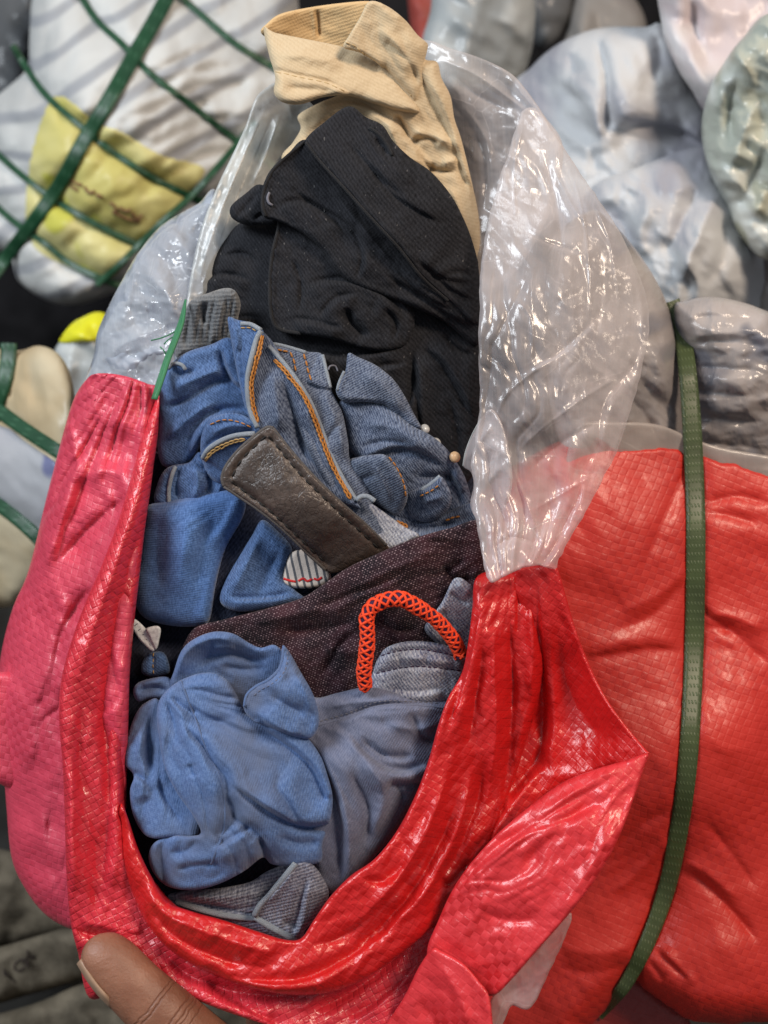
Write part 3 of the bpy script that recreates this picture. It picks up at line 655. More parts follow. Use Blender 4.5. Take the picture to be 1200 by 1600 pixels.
k3 = Sheet([(478, 218, 5), (450, 240, 5), (424, 264, 5), (411, 290, 6), (407, 318, 6), (413, 340, 7), (436, 346, 8), (472, 364, 8), (502, 390, 8), (526, 424, 8), (560, 448, 10), (620, 470), (690, 500), (745, 540), (752, 480), (690, 400), (600, 320), (520, 250)],
           [(440, 290, -0.004), (500, 300, -0.004), (560, 400, -0.002), (680, 470, -0.010), (730, 510, -0.020)], R=12, k=1.2,
           folds=[S_(6, 5, 30, (430, 330), (460, 318), (500, 330), (545, 372)), V_(6, 6, (450, 290), (490, 320), (540, 350), (580, 395)), S_(7, 6, 30, (745, 520), (700, 488), (650, 455), (600, 420)), S_(5, 5, 26, (560, 440), (570, 400), (555, 350)), C_(1.8, 5, (470, 228), (446, 250), (424, 276), (416, 305), (418, 332), t0=0.05, t1=0.1), V_(5, 5, (620, 420), (660, 462), (720, 492)), R_(5, 8, (520, 300), (570, 360), (620, 420))],
           noise=[('fbm', 7, 60, 45, 2), ('ridge', -4, 30, 45, 2.4), ('ridge', -1.3, 13, 10, 2)], step=2.4, seed=17, g=1.5, p=1.4, sg=0.72)
k3.build('front_panel', M['black'], bk)
k2 = Sheet([(545, 166, 7), (572, 183, 9), (598, 196, 9), (614, 220, 10), (641, 246), (673, 268), (704, 304), (725, 343), (739, 380), (748, 420), (752, 495), (744, 508, 6), (702, 470, 5), (660, 432, 5), (622, 384, 4), (580, 339, 4), (540, 294, 4), (500, 251, 4), (476, 222, 4), (508, 190, 5)],
           [(510, 210, -0.001), (580, 280, 0.004), (660, 380, 0.002), (730, 430, -0.014), (735, 490, -0.014)], R=20, k=1.3,
           folds=[C_(1.8, 5, (486, 222), (512, 250), (550, 291), (590, 336), (630, 381), (668, 426), t0=0, t1=0.2), S_(6, 6, 40, (740, 440), (690, 430), (650, 400)), V_(6, 7, (540, 220), (590, 275), (640, 315)), S_(6, 6, 34, (700, 350), (660, 330), (615, 300), (575, 250)), R_(4, 9, (560, 195), (600, 250), (660, 295)), V_(6, 6, (680, 440), (710, 425), (742, 430)), S_(5, 5, 26, (745, 470), (710, 452), (670, 420)),
                  C_(2.6, 4.5, (578, 201), (592, 211), (606, 229), (613, 243), t0=0.1, t1=0.1), V_(5, 3, (585, 214), (600, 233), (607, 246))],
           noise=[('fbm', 6, 70, 45, 2), ('ridge', -3.2, 34, 45, 2.2), ('ridge', -1.2, 14, 10, 2)], step=2.4, seed=19, g=1.4, p=1.4, sg=0.72)
k2.build('waistband', M['black'], bk)
cordline('seam', k2, [(478, 223), (500, 252), (540, 296), (580, 341), (622, 386), (660, 434), (700, 470)], 2.4, 0.6, M['blackseam'], bk)
cordline('seam', k3, [(476, 222), (450, 243), (426, 267), (414, 292), (410, 318), (415, 338)], 2.6, 0.8, M['blackseam'], bk)
cordline('seam', k4, [(438, 342), (434, 362), (426, 395), (422, 432), (422, 470), (426, 500), (438, 515), (470, 521)], 3.0, 0.8, M['blackseam'], bk)
cordline('buttonhole', k2, [(578, 200), (594, 212), (606, 228), (613, 243)], 2.6, 1.5, M['blackseam'], bk)
cordline('belt_loop', k3, [(421, 301), (418, 309), (420, 317), (426, 321)], 2.2, 2, M['greythread'], bk)
for q in ([(706, 470), (728, 482), (748, 500)],): cordline('seam', k3, q, 2.2, 0.8, M['blackseam'], bk)

# ---- grey ribbed cuff
gc = Sheet([(288, 490), (300, 468), (325, 458), (352, 450), (368, 455), (376, 475), (372, 500), (378, 520), (350, 545), (300, 556), (274, 560), (276, 530)],
           [(300, 530, -0.018), (350, 480, -0.006), (370, 520, -0.010)], R=16, k=1.4,
           folds=[V_(4, 4, (x0, 466 - (x0 - 320) * 0.2), (x0 - 8, 500), (x0 - 14, 545)) for x0 in (318, 327, 337, 347, 357, 366)] + [V_(9, 5, (322, 470), (318, 495), (324, 508)), R_(6, 10, (345, 460), (340, 500), (330, 545)), V_(7, 8, (300, 475), (292, 520), (290, 550))],
           noise=[('fbm', 4, 25, 80, 2)], step=2.2, seed=14, g=1.7, p=1.5, sg=0.72)
t = gc.build('grey_knit_trousers', M['greyrib']); tag(t, 'grey ribbed trouser cuff poking out left of the black jeans', 'trousers')

# ---- blue jeans with golden stitching and leather patch
jn = thing('blue_jeans', 'worn blue jeans with golden chain stitching and a large leather patch', 'jeans')
jl = Sheet([(246, 622), (256, 590), (270, 566), (292, 550), (330, 538), (360, 528), (385, 560), (395, 620), (400, 668), (350, 672), (318, 690), (305, 712), (285, 730), (255, 728), (246, 700), (248, 660)],
           [(260, 680, -0.014), (330, 580, -0.004), (370, 640, -0.006), (290, 620, -0.006)], R=13, k=1.4,
           folds=[S_(10, 7, 28, (296, 715), (305, 680), (325, 655), (355, 645), (395, 648)), V_(8, 7, (250, 640), (290, 625), (330, 600), (372, 592)), R_(8, 14, (262, 610), (310, 590), (360, 570)),
                  V_(7, 6, (345, 545), (352, 575), (362, 600)), V_(6, 6, (262, 575), (285, 585), (310, 575)), S_(7, 6, 20, (385, 610), (362, 590), (350, 560), (346, 540)), R_(7, 12, (255, 690), (300, 650), (340, 625))],
           noise=[('fbm', 6, 50, 20, 2), ('ridge', -2.5, 24, 20, 2)], step=2.4, seed=16, g=1.7, p=1.5, sg=0.72)
jl.build('leg', M['blue'], jn)
j2c = Sheet([(416, 538, 4), (428, 537, 4), (478, 549, 4), (504, 554, 4), (512, 585, 6), (519, 612, 6), (535, 645), (544, 690), (548, 720), (575, 760), (590, 800), (640, 830), (655, 845), (600, 870), (540, 810), (480, 700), (440, 600)],
            [(450, 560, 0.000), (520, 660, 0.004), (560, 800, 0.002), (640, 840, -0.006)], R=10, k=1.3,
            folds=[R_(8, 18, (500, 600), (525, 660), (540, 720)), S_(4, 4, 60, (520, 606), (500, 604), (480, 596), t0=0.1, t1=0.1), V_(5, 6, (505, 690), (540, 650))], noise=[('fbm', 4, 40, 60, 2), ('ridge', -1.6, 20, 60, 2)], step=2.3, seed=18, g=1.7, p=1.5, sg=0.72)
j2c.build('pocket', M['indigo2'], jn)
j2b = Sheet([(406, 519, 3), (420, 527, 5), (430, 540, 6), (446, 566, 4), (465, 592, 4), (482, 620, 4), (497, 655, 4), (508, 688, 4), (520, 718, 4), (534, 748, 4), (556, 782, 4), (560, 795), (500, 770), (440, 710), (400, 680), (392, 640), (390, 600), (396, 560)],
            [(410, 560, 0.006), (440, 640, 0.010), (480, 690, 0.004), (540, 780, 0.006), (470, 610, 0.010)], R=10, k=1.2,
            folds=[V_(11, 9, (440, 590), (456, 640), (470, 690), (486, 730)), R_(7, 16, (425, 570), (430, 620), (440, 680)), R_(6, 14, (470, 620), (495, 690), (520, 750)), C_(2, 6, (420, 545), (450, 580), (472, 612), (490, 650), (505, 692), (523, 738), (548, 784), t0=0, t1=0)],
            noise=[('fbm', 4, 40, 60, 2), ('ridge', -1.5, 18, 60, 2)], step=2.3, seed=20, g=1.7, p=1.5, sg=0.72)
j2b.build('front_panel', M['indigo'], jn)
j2a = Sheet([(356, 496), (372, 500, 5), (390, 504, 4), (411, 516, 4), (408, 535, 4), (402, 562, 4), (396, 595, 4), (398, 635, 4), (408, 664, 4), (398, 672, 6), (384, 640), (374, 600), (366, 560), (360, 525)],
            [(365, 510, 0.004), (390, 560, 0.011), (390, 640, 0.008)], R=12, k=1.3, folds=[C_(2, 6, (405, 530), (397, 565), (390, 600), (392, 640), (403, 668), t0=0, t1=0), V_(5, 5, (378, 520), (376, 560), (384, 610)), R_(5, 8, (366, 505), (372, 550))],
            noise=[('fbm', 3, 25, 80, 2)], step=2.2, seed=22, g=1.7, p=1.5, sg=0.72)
j2a.build('pocket_facing', M['blue'], jn)
j4 = Sheet([(316, 722), (313, 700), (316, 676), (328, 656), (352, 646, 5), (378, 648, 5), (402, 664, 6), (406, 684), (398, 705), (372, 745), (345, 756), (326, 744)],
           [(330, 690, 0.000), (375, 680, 0.006), (340, 740, -0.006)], R=10, k=1.4, folds=[S_(6, 5, 30, (316, 716), (330, 697), (358, 684), (398, 677), t0=0.05, t1=0.05), C_(1.5, 4, (326, 664), (352, 654), (380, 658), (402, 670)), R_(5, 8, (325, 680), (360, 665), (395, 668))],
           noise=[('fbm', 3, 25, 20, 2)], step=2.2, seed=24, g=1.7, p=1.5, sg=0.72)
j4.build('waistband', M['blue'], jn)
j5 = Sheet([(244, 788), (246, 756), (256, 736), (270, 727), (296, 722), (312, 706), (330, 730), (352, 745), (380, 762), (385, 790), (300, 800)],
           [(260, 750, -0.012), (310, 745, -0.009), (360, 770, -0.012)], R=12, k=1.5, folds=[V_(8, 5, (284, 728), (276, 750), (276, 785)), R_(8, 10, (300, 730), (310, 755), (300, 785)), V_(8, 6, (325, 735), (328, 760), (318, 775)), R_(6, 8, (345, 755), (340, 775)), V_(6, 4, (300, 712), (312, 728), (330, 735))],
           noise=[('ridge', -4, 18, 20, 1.6)], step=2.2, seed=26, g=1.7, p=1.5, sg=0.72)
j5.build('inner_fold', M['blue'], jn)
j3b = Sheet([(530, 628), (560, 626), (602, 630), (640, 662), (676, 682), (702, 706), (724, 740), (735, 772), (742, 800), (735, 832), (690, 838), (640, 830), (600, 790), (560, 720), (545, 700), (540, 660)],
            [(570, 660, 0.000), (640, 710, 0.002), (715, 760, -0.012), (670, 810, -0.014)], R=13, k=1.4,
            folds=[S_(9, 6, 40, (700, 730), (660, 705), (620, 698), (580, 712), (555, 725)), V_(7, 8, (560, 700), (600, 690), (650, 695)), R_(6, 16, (560, 660), (620, 670), (680, 710)), V_(9, 8, (690, 735), (712, 760), (720, 795)), V_(8, 8, (640, 745), (690, 745), (715, 745)), R_(7, 10, (705, 735), (728, 770))],
            noise=[('fbm', 4, 40, 0, 1.6), ('ridge', -2, 20, 30, 2)], step=2.4, seed=28, g=1.7, p=1.5, sg=0.72)
j3b.build('hip_panel', M['indigo'], jn)
j3a = Sheet([(544, 552, 6), (560, 558, 6), (588, 571, 6), (614, 592, 6), (632, 618, 6), (646, 645, 5), (658, 668, 4), (645, 666, 5), (626, 654, 8), (600, 634, 10), (570, 628, 10), (538, 628, 10), (525, 612, 6), (530, 595, 5), (540, 578, 5)],
            [(545, 570, 0.006), (550, 620, 0.006), (590, 590, 0.007), (645, 655, 0.002)], R=8, k=1.3, folds=[C_(2, 5, (541, 575), (531, 608), (545, 621), (595, 626), t0=0, t1=0.2), R_(5, 18, (560, 580), (600, 605), (635, 645)), V_(4, 5, (590, 628), (615, 640), (640, 662))],
            noise=[('fbm', 3, 35, 30, 1.6)], step=2.2, seed=30, g=1.7, p=1.5, sg=0.72)
j3a.build('pocket_flap', M['indigo2'], jn)
j3c = Sheet([(545, 722), (560, 714), (586, 710), (602, 711), (616, 726), (629, 746), (637, 768), (634, 788), (622, 804), (608, 800), (585, 785), (562, 772), (548, 760)],
            [(560, 740, 0.002), (605, 750, 0.009), (622, 790, 0.000)], R=15, k=1.2, folds=[C_(1.6, 4, (606, 716), (620, 738), (631, 762), (633, 780)), V_(4, 6, (560, 750), (590, 740)), R_(4, 9, (580, 720), (600, 760), (612, 790))], noise=[('fbm', 3, 30, 40, 2)], step=2.2, seed=32, g=1.7, p=1.5, sg=0.72)
j3c.build('pocket_roll', M['indigo2'], jn)
j3d = Sheet([(632, 792), (634, 772), (652, 764), (676, 752), (688, 744), (698, 756), (706, 778), (700, 796), (682, 812), (660, 816), (640, 806)],
            [(650, 785, -0.004), (690, 770, 0.002), (670, 805, -0.006)], R=12, k=1.3, folds=[S_(4, 4, 30, (654, 770), (672, 760), (689, 747), t0=0.05, t1=0.05), R_(4, 8, (660, 785), (695, 775))], noise=[('fbm', 4, 24, 40, 2)], step=2.2, seed=34, g=1.7, p=1.5, sg=0.72)
j3d.build('cuff_roll', M['indigo'], jn)
j3e = Sheet([(596, 798), (625, 806), (660, 816), (700, 800), (742, 786), (750, 830), (700, 845), (640, 862), (600, 860)], [(620, 830, -0.010), (720, 815, -0.010)], R=10, k=1.3,
            folds=[V_(7, 6, (620, 812), (660, 825), (720, 815)), R_(6, 8, (625, 822), (650, 838), (680, 835)), V_(6, 4, (630, 835), (650, 850))], noise=[('ridge', -4, 20, 20, 2)], step=2.4, seed=36, g=1.7, p=1.5, sg=0.72)
j3e.build('under_fold', M['indigo'], jn)
j1x = Sheet([(548, 775, 4), (575, 784, 4), (600, 800), (630, 822, 5), (655, 836, 5), (640, 846, 4), (606, 858, 4), (580, 850), (552, 815)], [(570, 800, 0.000), (630, 840, -0.003)], R=8, k=1.2, folds=[V_(4, 4, (560, 800), (600, 835))], noise=[('fbm', 2, 20, 0, 1.5)], step=2.2, seed=38, g=1.7, p=1.5, sg=0.72)
j1x.build('waistband_end', M['faded'], jn)
# worn pale hems + golden chain stitch
cordline('hem', j2a, [(376, 506), (392, 507), (408, 516)], 3.6, 1.5, M['hem'], jn)
cordline('hem', j2a, [(408, 517), (401, 530), (394, 555), (387, 590), (388, 625), (394, 650), (402, 668)], 4.2, 2.0, M['hem'], jn)
stitches('chain_stitch', j2a, [(410, 524), (405, 548), (398, 575), (393, 600), (396, 635), (404, 664)], 10, 5.4, -2, 1.8, M['gold'], jn, chain=True)
stitches('stitching', j2a, [(376, 512), (392, 513), (404, 520)], 7, 2.4, 2, 1.0, M['goldpale'], jn)
cordline('hem', j2b, [(420, 541), (434, 556), (452, 578), (470, 603), (486, 630), (500, 664), (511, 694), (524, 725), (540, 755), (557, 782)], 3.6, 1.6, M['hem'], jn)
stitches('chain_stitch', j2b, [(428, 562), (444, 578), (462, 600), (477, 622), (490, 650), (501, 680), (512, 710), (524, 736), (538, 762), (550, 784)], 10, 5.6, -2, 1.6, M['gold'], jn, chain=True)
cordline('hem', j2b, [(557, 782), (564, 776), (575, 776), (586, 783)], 3.8, 2.5, M['hem'], jn)
cordline('hem', j2c, [(418, 540), (430, 538), (455, 544), (478, 551)], 3.0, 1.0, M['hem'], jn)
cordline('hem', j2c, [(504, 555), (510, 580), (516, 606)], 3.0, 0.8, M['hem'], jn)
stitches('stitching', j2c, [(424, 545), (440, 548), (458, 550)], 8, 3.4, 1, 1.0, M['gold'], jn)
stitches('stitching', j2c, [(454, 550), (459, 565), (463, 584)], 9, 3.0, 2, 1.0, M['gold'], jn)
stitches('stitching', j2c, [(475, 553), (480, 574), (487, 598)], 9, 3.2, 2, 1.0, M['gold'], jn)
cordline('thread_loop', j2c, [(513, 578), (516, 572), (524, 572), (528, 580)], 1.4, 2, M['greythread'], jn, 1.5)
cordline('hem', j4, [(317, 716), (325, 703), (340, 692), (360, 683), (380, 679), (398, 678)], 4.2, 2.0, M['hem'], jn)
stitches('chain_stitch', j4, [(320, 721), (330, 708), (346, 698), (366, 690), (386, 686)], 9, 5.0, -1, 1.4, M['goldpale'], jn, chain=True)
stitches('stitching', j4, [(328, 663), (350, 656), (375, 660), (392, 668)], 7, 2.2, 3, 1.0, M['gold'], jn)
cordline('hem', j5, [(274, 729), (268, 745), (264, 765), (264, 785)], 3.4, 1.5, M['hem'], jn)
cordline('hem', j3a, [(538, 580), (530, 598), (527, 610)], 2.4, 0.6, M['hem'], jn)
stitches('stitching', j3c, [(608, 714), (621, 733), (631, 756), (634, 776)], 8, 2.6, 2, 0.8, M['gold'], jn)
cordline('hem', j3d, [(658, 766), (674, 756), (688, 744)], 3.4, 1.2, M['hem'], jn)
stitches('stitching', j3d, [(656, 775), (672, 768), (686, 758)], 6, 2.4, 3, 0.8, M['gold'], jn)
stitches('stitching', j3e, [(619, 815), (630, 820), (640, 826)], 7, 5.5, -1, 2, M['gold'], jn, chain=True)
stitches('stitching', j3e, [(696, 813), (712, 808), (724, 806)], 7, 3.5, 1, 1.5, M['gold'], jn)
cordline('frayed_hem', jl, [(262, 576), (272, 568), (284, 570), (290, 578)], 3.0, 2.5, M['hem'], jn)

def stud(name, x, y, w, r, mat, parent, tilt=(0, 0)):
    n = 14; vs = []; fs = []; prof = [(1.0, -0.25), (1.0, 0.1), (0.88, 0.35), (0.6, 0.55), (0.25, 0.64)]
    c = P(x, y, w); nrm = W + tilt[0] * U + tilt[1] * V; nrm /= np.linalg.norm(nrm); a = np.cross(V, nrm); a /= np.linalg.norm(a); b = np.cross(nrm, a)
    for rr, h in prof:
        for k in range(n): q = 2 * math.pi * k / n; vs.append(c + r * S * (rr * (math.cos(q) * a + math.sin(q) * b) + h * nrm))
    for i in range(len(prof) - 1):
        for k in range(n): fs.append([i * n + k, i * n + (k + 1) % n, (i + 1) * n + (k + 1) % n, (i + 1) * n + k])
    fs.append([(len(prof) - 1) * n + k for k in range(n)])
    return mesh(name, np.array(vs), fs, mat, parent, np.array(vs)[:, :2])
stud('rivet', 637, 661, -0.001, 8, M['brass'], jn, (0.3, 0.2))
stud('rivet', 711, 714, -0.004, 9, M['brass'], jn, (0.5, 0.2))
stud('button', 664, 670, -0.003, 8, M['pearl'], jn, (0.5, 0.5))
stud('button', 681, 692, -0.0065, 9, M['pearl'], jn, (0.6, 0.5))

# leather patch
pw = [(360, 740, 0.016), (420, 680, 0.018), (480, 790, 0.017), (560, 850, 0.006), (600, 860, 0.000), (520, 890, 0.000)]
pol = [(347, 755, 4), (347, 745, 4), (352, 730, 4), (372, 703, 4), (396, 682, 4), (416, 668, 4), (424, 667, 4), (432, 673, 4), (452, 701, 4), (478, 731, 4), (506, 760, 4), (538, 790, 4), (570, 818, 4), (606, 853, 4), (600, 862, 4), (560, 880, 4), (525, 896, 4), (505, 889, 4), (478, 862, 4), (440, 825, 4), (405, 797, 4), (372, 775, 4), (353, 763, 4)]
groove = [(420, 681), (445, 712), (472, 744), (500, 772), (533, 803), (566, 833), (592, 858)]
groove2 = [(416, 682), (400, 695), (378, 718), (366, 738), (362, 750)]
groove3 = [(362, 752), (382, 768), (412, 790), (446, 820), (484, 856), (512, 882)]
pt = Sheet(pol, pw, R=5, k=1.0, folds=[V_(5, 4.2, *groove, t0=0.03, t1=0), V_(5, 4.2, *groove2, t0=0.05, t1=0.05), V_(5, 4.2, *groove3, t0=0.03, t1=0), R_(6, 34, (400, 725), (460, 790), (530, 850))],
           noise=[('fbm', 2.5, 40, 40, 2), ('ridge', 1.0, 13, -30, 1.8)], step=2.0, skirt=1.4, seed=40)
pto = pt.build('leather_patch', M['leather'], jn); pto['label'] = 'brown black leather patch with stitched grey border'
cordline('edge', pt, [(350, 760), (347, 746), (354, 727), (373, 703), (397, 682), (417, 668), (427, 669)], 2.6, -0.8, M['leatheredge'], pto)
cordline('edge', pt, [(427, 669), (452, 701), (478, 731), (506, 760), (538, 790), (570, 818), (604, 852)], 2.2, -0.8, M['leatheredge'], pto)
cordline('edge', pt, [(350, 760), (374, 776), (405, 797), (440, 825), (478, 862), (508, 890)], 2.8, -0.8, M['leatheredge'], pto)
for gq in (groove, groove2, groove3): stitches('stitching', pt, gq, 11, 3.2, 7, 0.4, M['darkthread'], pto)

# ---- bright blue brushed jeans
bb = thing('bright_blue_jeans', 'smooth bright blue jeans folded below the leather patch on the left', 'jeans')
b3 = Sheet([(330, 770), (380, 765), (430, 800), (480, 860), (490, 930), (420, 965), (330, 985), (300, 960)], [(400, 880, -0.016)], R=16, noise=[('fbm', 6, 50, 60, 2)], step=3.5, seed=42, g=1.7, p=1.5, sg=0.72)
b3.build('fold_shade_underlay', M['navy'], bb)  # navy underlay puts the shade of the valley in as colour
b1 = Sheet([(230, 792), (248, 784), (280, 779), (320, 772), (350, 765), (376, 772), (384, 790), (376, 815), (356, 850), (344, 885), (336, 920), (328, 968), (312, 978), (270, 978), (230, 968), (213, 948), (211, 915), (216, 860), (224, 820)],
           [(232, 870, -0.014), (290, 860, -0.002), (335, 860, -0.007), (370, 785, -0.004), (270, 970, -0.010)], R=22, k=1.3,
           folds=[R_(5, 26, (300, 790), (285, 860), (280, 940)), V_(4, 20, (250, 800), (245, 860), (250, 930)), V_(4, 14, (340, 800), (320, 850), (305, 930))], noise=[('fbm', 5, 70, 80, 2), ('radial', 6, 390, 740, 4.0), ('fbm', 2, 24, 0, 1)], step=2.6, seed=44, g=1.7, p=1.5, sg=0.72)
b1.build('leg', M['brightblue'], bb)
b2 = Sheet([(410, 812), (436, 832), (456, 856), (450, 880), (444, 902), (462, 922), (476, 938), (440, 948), (400, 955), (368, 955), (348, 946), (344, 930), (356, 900), (376, 866), (394, 836)],
           [(405, 850, -0.006), (370, 920, -0.004), (440, 920, -0.006)], R=18, k=1.3, folds=[R_(7, 16, (408, 830), (385, 880), (362, 930)), V_(6, 14, (440, 860), (415, 900), (400, 940)), S_(7, 5, 30, (350, 936), (385, 938), (430, 935), (465, 928))], noise=[('fbm', 3, 30, 60, 2)], step=2.4, seed=46, g=1.7, p=1.5, sg=0.72)
b2.build('folded_corner', M['blue'], bb)
ln = Sheet([(440, 905), (446, 880), (458, 862), (486, 862), (516, 896), (512, 912), (490, 919), (462, 919), (444, 914)], [(470, 890, -0.009)], R=7, noise=[('fbm', 2, 25, 0, 1)], step=2.4, seed=48, g=1.7, p=1.5, sg=0.72)
lno = ln.build('pocket_lining', M['lining'], bb); lno['label'] = 'cream pocket lining with grey stripes and red print'
for q in ([(443, 904), (452, 907), (462, 909)], [(466, 908), (474, 904), (480, 908), (488, 905)], [(490, 904), (497, 906), (503, 902)]): cordline('red_print', ln, q, 1.9, 0.4, M['redink'], lno, 2, 0.4)
b4 = Sheet([(222, 1035), (232, 1022), (252, 1018), (262, 1030), (264, 1052), (240, 1058), (222, 1052)], [(242, 1040, -0.014)], R=12, k=1.2, folds=[V_(4, 4, (240, 1022), (238, 1052))], noise=[('ridge', 3, 14, 0, 1)], step=2.2, seed=50, g=1.7, p=1.5, sg=0.72)
b4.build('belt_loop', M['blue'], bb)
stitches('stitching', b4, [(240, 1020), (239, 1036), (240, 1054)], 6, 2, 3, 1, M['goldpale'], bb)
# ---- white tape loop
tp = thing('white_tape_loop', 'small white woven tape loop at the left rim of the red sack', 'tape')
tl1 = Sheet([(204, 971, 3), (208, 967, 3), (214, 969, 3), (222, 976, 3), (230, 985, 3), (237, 997, 3), (243, 1010, 3), (241, 1017, 3), (236, 1017, 3), (228, 1010, 3), (219, 1001, 3), (210, 988, 3), (205, 978, 3)], [(215, 980, -0.010), (238, 1010, -0.010)], R=4, noise=[('fbm', 1, 20, 0, 1)], step=1.6, seed=52)
tl1.build('printed_face', M['tagwhite'], tp)
tl2 = Sheet([(228, 983, 3), (236, 979, 3), (246, 978, 3), (251, 982, 3), (251, 990, 3), (249, 999, 3), (247, 1009, 3), (243, 1015, 3), (238, 1006, 3), (233, 994, 3)], [(240, 985, -0.007), (242, 1012, -0.009)], R=4, step=1.6, seed=53)
tl2.build('plain_face', M['tagwhite'], tp)
for i in range(5): cordline('print', tl1, [(210 + i * 6, 978 + i * 7), (215 + i * 5, 974 + i * 8.6)], 0.7, 0.3, M['greythread'], tp, 1.5, 0.4)

# ---- maroon jeans
mr_ = Sheet([(756, 818, 10), (700, 826, 10), (645, 842, 10), (592, 864, 10), (545, 886, 10), (512, 908, 10), (472, 934, 10), (420, 950, 10), (350, 968, 10), (300, 985), (280, 1040), (300, 1090), (480, 1110), (570, 1090), (660, 1070), (740, 1010), (756, 920)],
            [(740, 850, 0.004), (600, 900, 0.008), (480, 960, 0.002), (350, 1000, -0.004), (600, 1020, -0.004), (730, 960, -0.006), (500, 1090, -0.008)], R=18, k=1.3,
            folds=[S_(7, 6, 40, (490, 958), (560, 930), (600, 915), (640, 895)), V_(8, 8, (690, 880), (710, 905), (745, 905)), V_(7, 7, (660, 900), (690, 895), (730, 870)), R_(6, 20, (520, 930), (600, 895), (700, 850)),
                   V_(8, 12, (430, 985), (490, 985), (560, 970)), V_(6, 8, (560, 985), (530, 1010), (500, 1060)), R_(6, 14, (500, 1010), (550, 1020), (580, 1000)), V_(7, 10, (580, 960), (620, 985), (660, 980)), R_(6, 14, (380, 975), (450, 962), (520, 945))],
            noise=[('fbm', 5, 60, -20, 2.4), ('radial', 6, 790, 850, 6.0), ('ridge', -1.8, 26, -20, 2.4)], step=2.6, seed=54, g=1.7, p=1.5, sg=0.72)
t = mr_.build('maroon_jeans', M['maroon']); tag(t, 'dark maroon flecked denim band crossing the bundle under the leather patch', 'jeans')

# ---- faded grey jeans
fd = thing('faded_grey_jeans', 'faded grey jeans with dark stitched waistband beside the orange cord', 'jeans')
g1 = Sheet([(704, 912, 4), (712, 903, 4), (724, 905, 4), (742, 922, 4), (752, 950), (748, 1000), (735, 1040), (700, 1020), (664, 985), (676, 962, 6), (692, 938, 5)], [(715, 925, 0.006), (700, 980, -0.002), (735, 990, -0.006)], R=10, k=1.2,
           folds=[V_(4, 4, (700, 924), (715, 935), (735, 945)), R_(4, 8, (712, 910), (735, 930)), V_(4, 8, (690, 950), (710, 990))], noise=[('fbm', 3, 24, 40, 2)], step=2.2, seed=56, g=1.7, p=1.5, sg=0.72)
g1.build('belt_loop', M['faded'], fd)
g2 = Sheet([(572, 1085), (580, 1050), (590, 1028), (604, 1012, 8), (630, 1003, 7), (662, 1002, 7), (696, 1008, 7), (718, 1020, 8), (726, 1045), (722, 1075), (705, 1096), (650, 1104), (600, 1098)],
           [(600, 1050, -0.002), (650, 1030, 0.004), (710, 1050, -0.004), (640, 1090, -0.003)], R=14, k=1.3,
           folds=[V_(3, 4, (596, 1024), (630, 1016), (670, 1016), (715, 1026), t0=0, t1=0), V_(3.5, 4, (588, 1052), (630, 1043), (670, 1042), (720, 1048), t0=0, t1=0), R_(3, 8, (596, 1036), (640, 1028), (710, 1036)), V_(3, 6, (620, 1020), (628, 1042)), V_(3, 6, (668, 1018), (664, 1042)), S_(4, 5, 20, (600, 1080), (650, 1085), (700, 1078))],
           noise=[('fbm', 3, 24, 20, 2), ('ridge', 1.6, 14, 70, 2)], step=2.2, seed=58, g=1.7, p=1.5, sg=0.72)
g2.build('waistband', M['faded'], fd)
stitches('stitching', g2, [(596, 1024), (630, 1016), (670, 1016), (715, 1026)], 6, 2.2, 3, 0.6, M['cordcore'], fd)
stitches('stitching', g2, [(588, 1052), (630, 1043), (670, 1042), (720, 1048)], 6, 2.2, 3, 0.6, M['cordcore'], fd)

# ---- slate trousers
sl = Sheet([(478, 1092), (500, 1090), (530, 1082), (575, 1073), (610, 1080), (650, 1094), (690, 1092), (712, 1100), (702, 1130), (690, 1170), (668, 1220), (640, 1265), (610, 1310), (575, 1350), (540, 1385), (510, 1395), (490, 1360), (480, 1250), (470, 1150)],
           [(520, 1120, 0.002), (600, 1150, 0.008), (680, 1140, -0.004), (560, 1280, 0.006), (520, 1380, -0.004), (630, 1250, -0.002)], R=12, k=1.5,
           folds=[S_(6, 5, 30, (492, 1136), (540, 1124), (590, 1106), (640, 1104), (700, 1108)), R_(4, 9, (500, 1108), (560, 1096), (620, 1095)),
                  S_(10, 7, 36, (540, 1142), (560, 1170), (590, 1196), (625, 1208), (680, 1196)), V_(7, 8, (560, 1150), (600, 1180), (650, 1180)), S_(8, 7, 32, (690, 1215), (640, 1220), (610, 1222), (600, 1245)),
                  S_(11, 8, 40, (536, 1390), (540, 1320), (530, 1250), (505, 1190), (478, 1140)), R_(8, 20, (560, 1180), (600, 1240), (580, 1310)), V_(7, 10, (545, 1200), (575, 1260), (570, 1330)),
                  V_(5, 5, (620, 1225), (632, 1250)), V_(6, 8, (640, 1110), (660, 1150), (690, 1160)), R_(6, 12, (600, 1130), (650, 1140), (690, 1130))],
           noise=[('fbm', 7, 60, 40, 2), ('radial', 8, 476, 1120, 4.0), ('ridge', -2.6, 34, 50, 2.8), ('ridge', -1.2, 14, 45, 2.4)], step=2.5, seed=60, g=2.1, p=1.5, sg=0.72)
t = sl.build('slate_blue_trousers', M['slate']); tag(t, 'slate blue grey cotton trousers right of the light blue ones', 'trousers')
cordline('seam', sl, [(496, 1134), (540, 1122), (590, 1104), (640, 1102), (694, 1106)], 1.8, 0.4, M['slate'], t)
stitches('stitching', sl, [(500, 1127), (545, 1114), (590, 1097), (640, 1096), (690, 1099)], 5, 1.4, 3, 0.4, M['greythread'], t)

